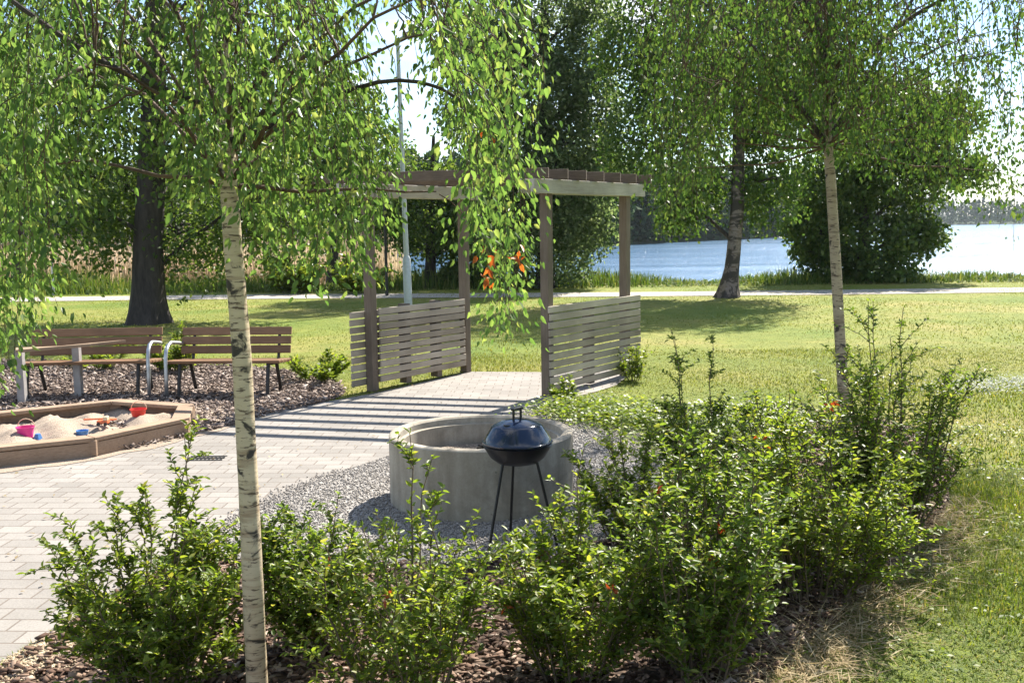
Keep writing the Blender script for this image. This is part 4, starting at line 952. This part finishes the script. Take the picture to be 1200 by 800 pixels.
# ------------------------------------------------------------------ shrubs
def shrub(name, base, h, r, label, nst=24, leaf=(.024, .042), group=None, mat='shrub_leaf', spires=(), reds=0, seg=8, tw=9, lv=11, cat='shrub', fine=True, dens=1.0, lsz=1.0):
    if cat == 'shrub': h *= 1.08; dens = dens * 1.4; nst = int(nst * 1.5); tw = 12; leaf = (leaf[0] * lsz, leaf[1] * lsz)
    t = thing(name, base, label, cat, group)
    stems, srad, lp, la = [], [], [], []
    def put(path, n, spread):
        K = len(path); ts = np.linspace(.06, 1, n) + rng.normal(size=n) * .02; ts = ts.clip(0, .999); i0 = (ts * (K - 1)).astype(int); fr = (ts * (K - 1) - i0)[:, None]
        p = path[i0] * (1 - fr) + path[i0 + 1] * fr; dirv = nrm(path[i0 + 1] - path[i0])
        az = np.arange(n) * 2.4 + rng.uniform(0, 6); o = np.c_[np.cos(az), np.sin(az), rng.uniform(-.1, .45, n)]
        lp.append(p); la.append(o * spread + dirv * .55 + rnd(n, .18))
    S_ = []
    for i in range(nst):
        az = rng.uniform(0, 2 * np.pi); sp = rng.uniform(.1, 1) ** .6; hf = rng.uniform(.35, 1.1) * (1.06 - .30 * sp)
        S_.append((az, sp, hf))
    for (az, sp, hf) in spires: S_.append((az, sp, hf))
    for (az, sp, hf) in S_:
        K = seg; s = np.linspace(0, 1, K); d = np.array([math.cos(az), math.sin(az)])
        b0 = np.array(base) + [d[0] * .38 * r * sp, d[1] * .38 * r * sp, 0]
        path = b0[None] + np.c_[d[0] * r * .66 * sp * s, d[1] * r * .66 * sp * s, h * hf * (s - .10 * sp * s ** 3)] + rng.normal(size=(K, 3)) * .02 * h * s[:, None]
        stems.append(path); srad.append(np.linspace(.0055, .0016, K) * (.7 + .4 * h))
        put(path, int((16 + 14 * h) * dens), 1.0)
        for j in range(tw):
            tt = rng.uniform(.12, .95); i0 = int(tt * (K - 1)); p0 = path[i0] + (path[min(i0 + 1, K - 1)] - path[i0]) * (tt * (K - 1) - i0)
            a2 = rng.uniform(0, 2 * np.pi) if rng.random() < .5 else az + rng.normal() * .8
            ln = h * rng.uniform(.14, .34) * (1.15 - .6 * tt); dv = nrm(np.array([math.cos(a2) * .9, math.sin(a2) * .9, rng.uniform(.35, 1.9)]))
            tp = p0[None] + dv[None] * ln * s[:, None] + np.c_[0 * s, 0 * s, -.04 * h * s ** 2] + rng.normal(size=(K, 3)) * .008 * s[:, None]
            stems.append(tp); srad.append(np.linspace(.0022, .001, K) * (.7 + .4 * h)); put(tp, int(lv * dens * (.7 + .6 * rng.random())), .95)
    V, Q = tubes(np.array(stems), np.array(srad), 5); arr_mesh('stems', V, Q, M['stem'], t, smooth=True)
    p, a = np.concatenate(lp), np.concatenate(la)
    keep = p[:, 2] > base[2] + .03; p, a = p[keep], a[keep]; n = len(p)
    V, Q = leaves(p, a, np.array([0, 0, 1.0]) + rnd(n, .38), rng.uniform(*leaf, n), rng.uniform(.5, .66, n) * np.mean(leaf), fine, .14)
    arr_mesh('foliage', V, Q, M[mat], t)
    if reds:
        ids = rng.choice(np.where(p[:, 2] > base[2] + h * .45)[0], reds)
        pp = np.repeat(p[ids], 6, 0) + rnd(reds * 6, .012)
        V, Q = leaves(pp, rnd(len(pp)) + [0, 0, .3], rnd(len(pp)) + [0, 0, .5], .032, .015, True, .15)
        tag(arr_mesh('red_leaves', V, Q, M['red_leaf'], t), 'small tufts of reddened leaves')
    return t
GRP = 'leafy shrubs in the bark bed round the concrete ring'
def sb(px, py): q = G(px, py); q[2] = .01; return q
shrub('shrub', sb(190, 812), .86, .36, 'bright green shrub left of the pale birch trunk, beside the paving', 26, group=GRP, spires=((1.0, .5, 1.22), (.7, .35, 1.1)))
shrub('shrub', sb(368, 762), .74, .25, 'narrow upright shrub just right of the pale birch trunk', 18, group=GRP, reds=3, mat='shrub_leaf2')
shrub('shrub', sb(482, 835), .84, .43, 'loose airy shrub in front of the concrete ring', 18, group=GRP, reds=2, spires=((1.5, .15, 1.25), (1.2, .3, 1.1)), dens=.8)
shrub('shrub', sb(672, 800), .78, .35, 'upright shrub in front of the barbecue grill with reddened shoots', 22, group=GRP, reds=3, spires=((1.2, .3, 1.15),), dens=.9)
shrub('shrub', sb(822, 790), .98, .43, 'full rounded shrub in the middle of the bed, between grill and slim birch', 30, group=GRP, reds=4, mat='shrub_leaf2')
shrub('shrub', sb(740, 640), .66, .42, 'airy shrub right of the barbecue grill on the gravel edge', 18, group=GRP, reds=2, dens=.8)
shrub('shrub', sb(950, 695), 1.12, .54, 'large dense shrub before the slim birch trunk', 34, group=GRP, reds=3)
shrub('shrub', sb(830, 585), .76, .50, 'loose shrub with long bare tipped shoots behind the rounded shrub', 18, group=GRP, spires=((2.4, .55, 1.45), (2.0, .8, 1.4), (1.2, .3, 1.35)), mat='shrub_leaf2')
shrub('shrub', sb(1042, 628), 1.14, .52, 'tallest shrub of the bed, on the right of the slim birch by the straw', 32, group=GRP, spires=((2.2, .35, 1.16), (2.6, .25, 1.12), (.6, .2, 1.1)), mat='shrub_leaf2')
# other low plants
shrub('bush', gb(203, 437), .75, .34, 'fresh green bush growing between the two benches', 18, (.05, .08), dens=.9, lv=9, fine=False, cat='bush')
shrub('bush', gb(372, 447), .38, .50, 'low green bush on the lawn edge left of the pergola', 18, (.05, .08), dens=.8, lv=8, fine=False, cat='bush')
shrub('bush', gb(120, 432), .45, .65, 'dim low bush behind the bench by the sandbox', 18, (.05, .08), dens=.8, lv=8, fine=False, cat='bush')
shrub('weed', gb(742, 446), .55, .20, 'scraggy climbing weed at the far end of the right slat panel', 10, (.04, .06), dens=.8, lv=8, fine=False, cat='plant')
shrub('weed', gb(664, 472), .32, .16, 'small weed at the near foot of the right slat panel', 9, (.04, .06), dens=.8, lv=8, fine=False, cat='plant')
shrub('willow_bush', gb(345, 343), 1.5, 1.1, 'pale green round bush among the reeds beyond the path', 26, (.12, .18), dens=1.1, lv=10, fine=False, cat='bush')
shrub('willow_bush', gb(420, 344), 1.1, .9, 'pale green bush beyond the path, just left of the thin dark pole', 22, (.12, .18), dens=1.0, lv=9, fine=False, cat='bush')
# low broad-leaved ground plants by the ring
n = 13000; p = along([(668, 482), (700, 486), (745, 496), (800, 500), (850, 492), (905, 492), (850, 515), (800, 530)], n, .3); p[:, 2] = rng.uniform(.02, .13, n)
p = p[~inpoly(p[:, :2], PAVE)]; n = len(p)
az = rng.uniform(0, 6.3, n)
V, Q = leaves(p, np.c_[np.cos(az), np.sin(az), rng.uniform(-.2, .5, n)], np.array([0, 0, 1.0]) + rnd(n, .3), rng.uniform(.035, .06, n), rng.uniform(.022, .035, n), False, .12)
tag(arr_mesh('ground_cover', V, Q, M['shrub_leaf']), 'low leafy ground cover at the edge of the gravel right of the ring', 'ground cover', kind='stuff')

# ------------------------------------------------------------------ air over the lake
m = bpy.data.materials.new('haze'); m.use_nodes = True; nt = m.node_tree; nt.nodes.remove(nt.nodes['Principled BSDF'])
v = nt.nodes.new('ShaderNodeVolumePrincipled'); v.inputs['Color'].default_value = (0.82, 0.90, 1.0, 1); v.inputs['Density'].default_value = 0.00014; v.inputs['Anisotropy'].default_value = 0.0
nt.links.new(v.outputs[0], nt.nodes['Material Output'].inputs['Volume'])
o = MB().obox((0, 0, 18), (3600, 0, 0), (0, 3600, 0), (0, 0, 24)).build('haze', m)
tag(o, 'thin blue haze over the lake', 'haze', kind='stuff')
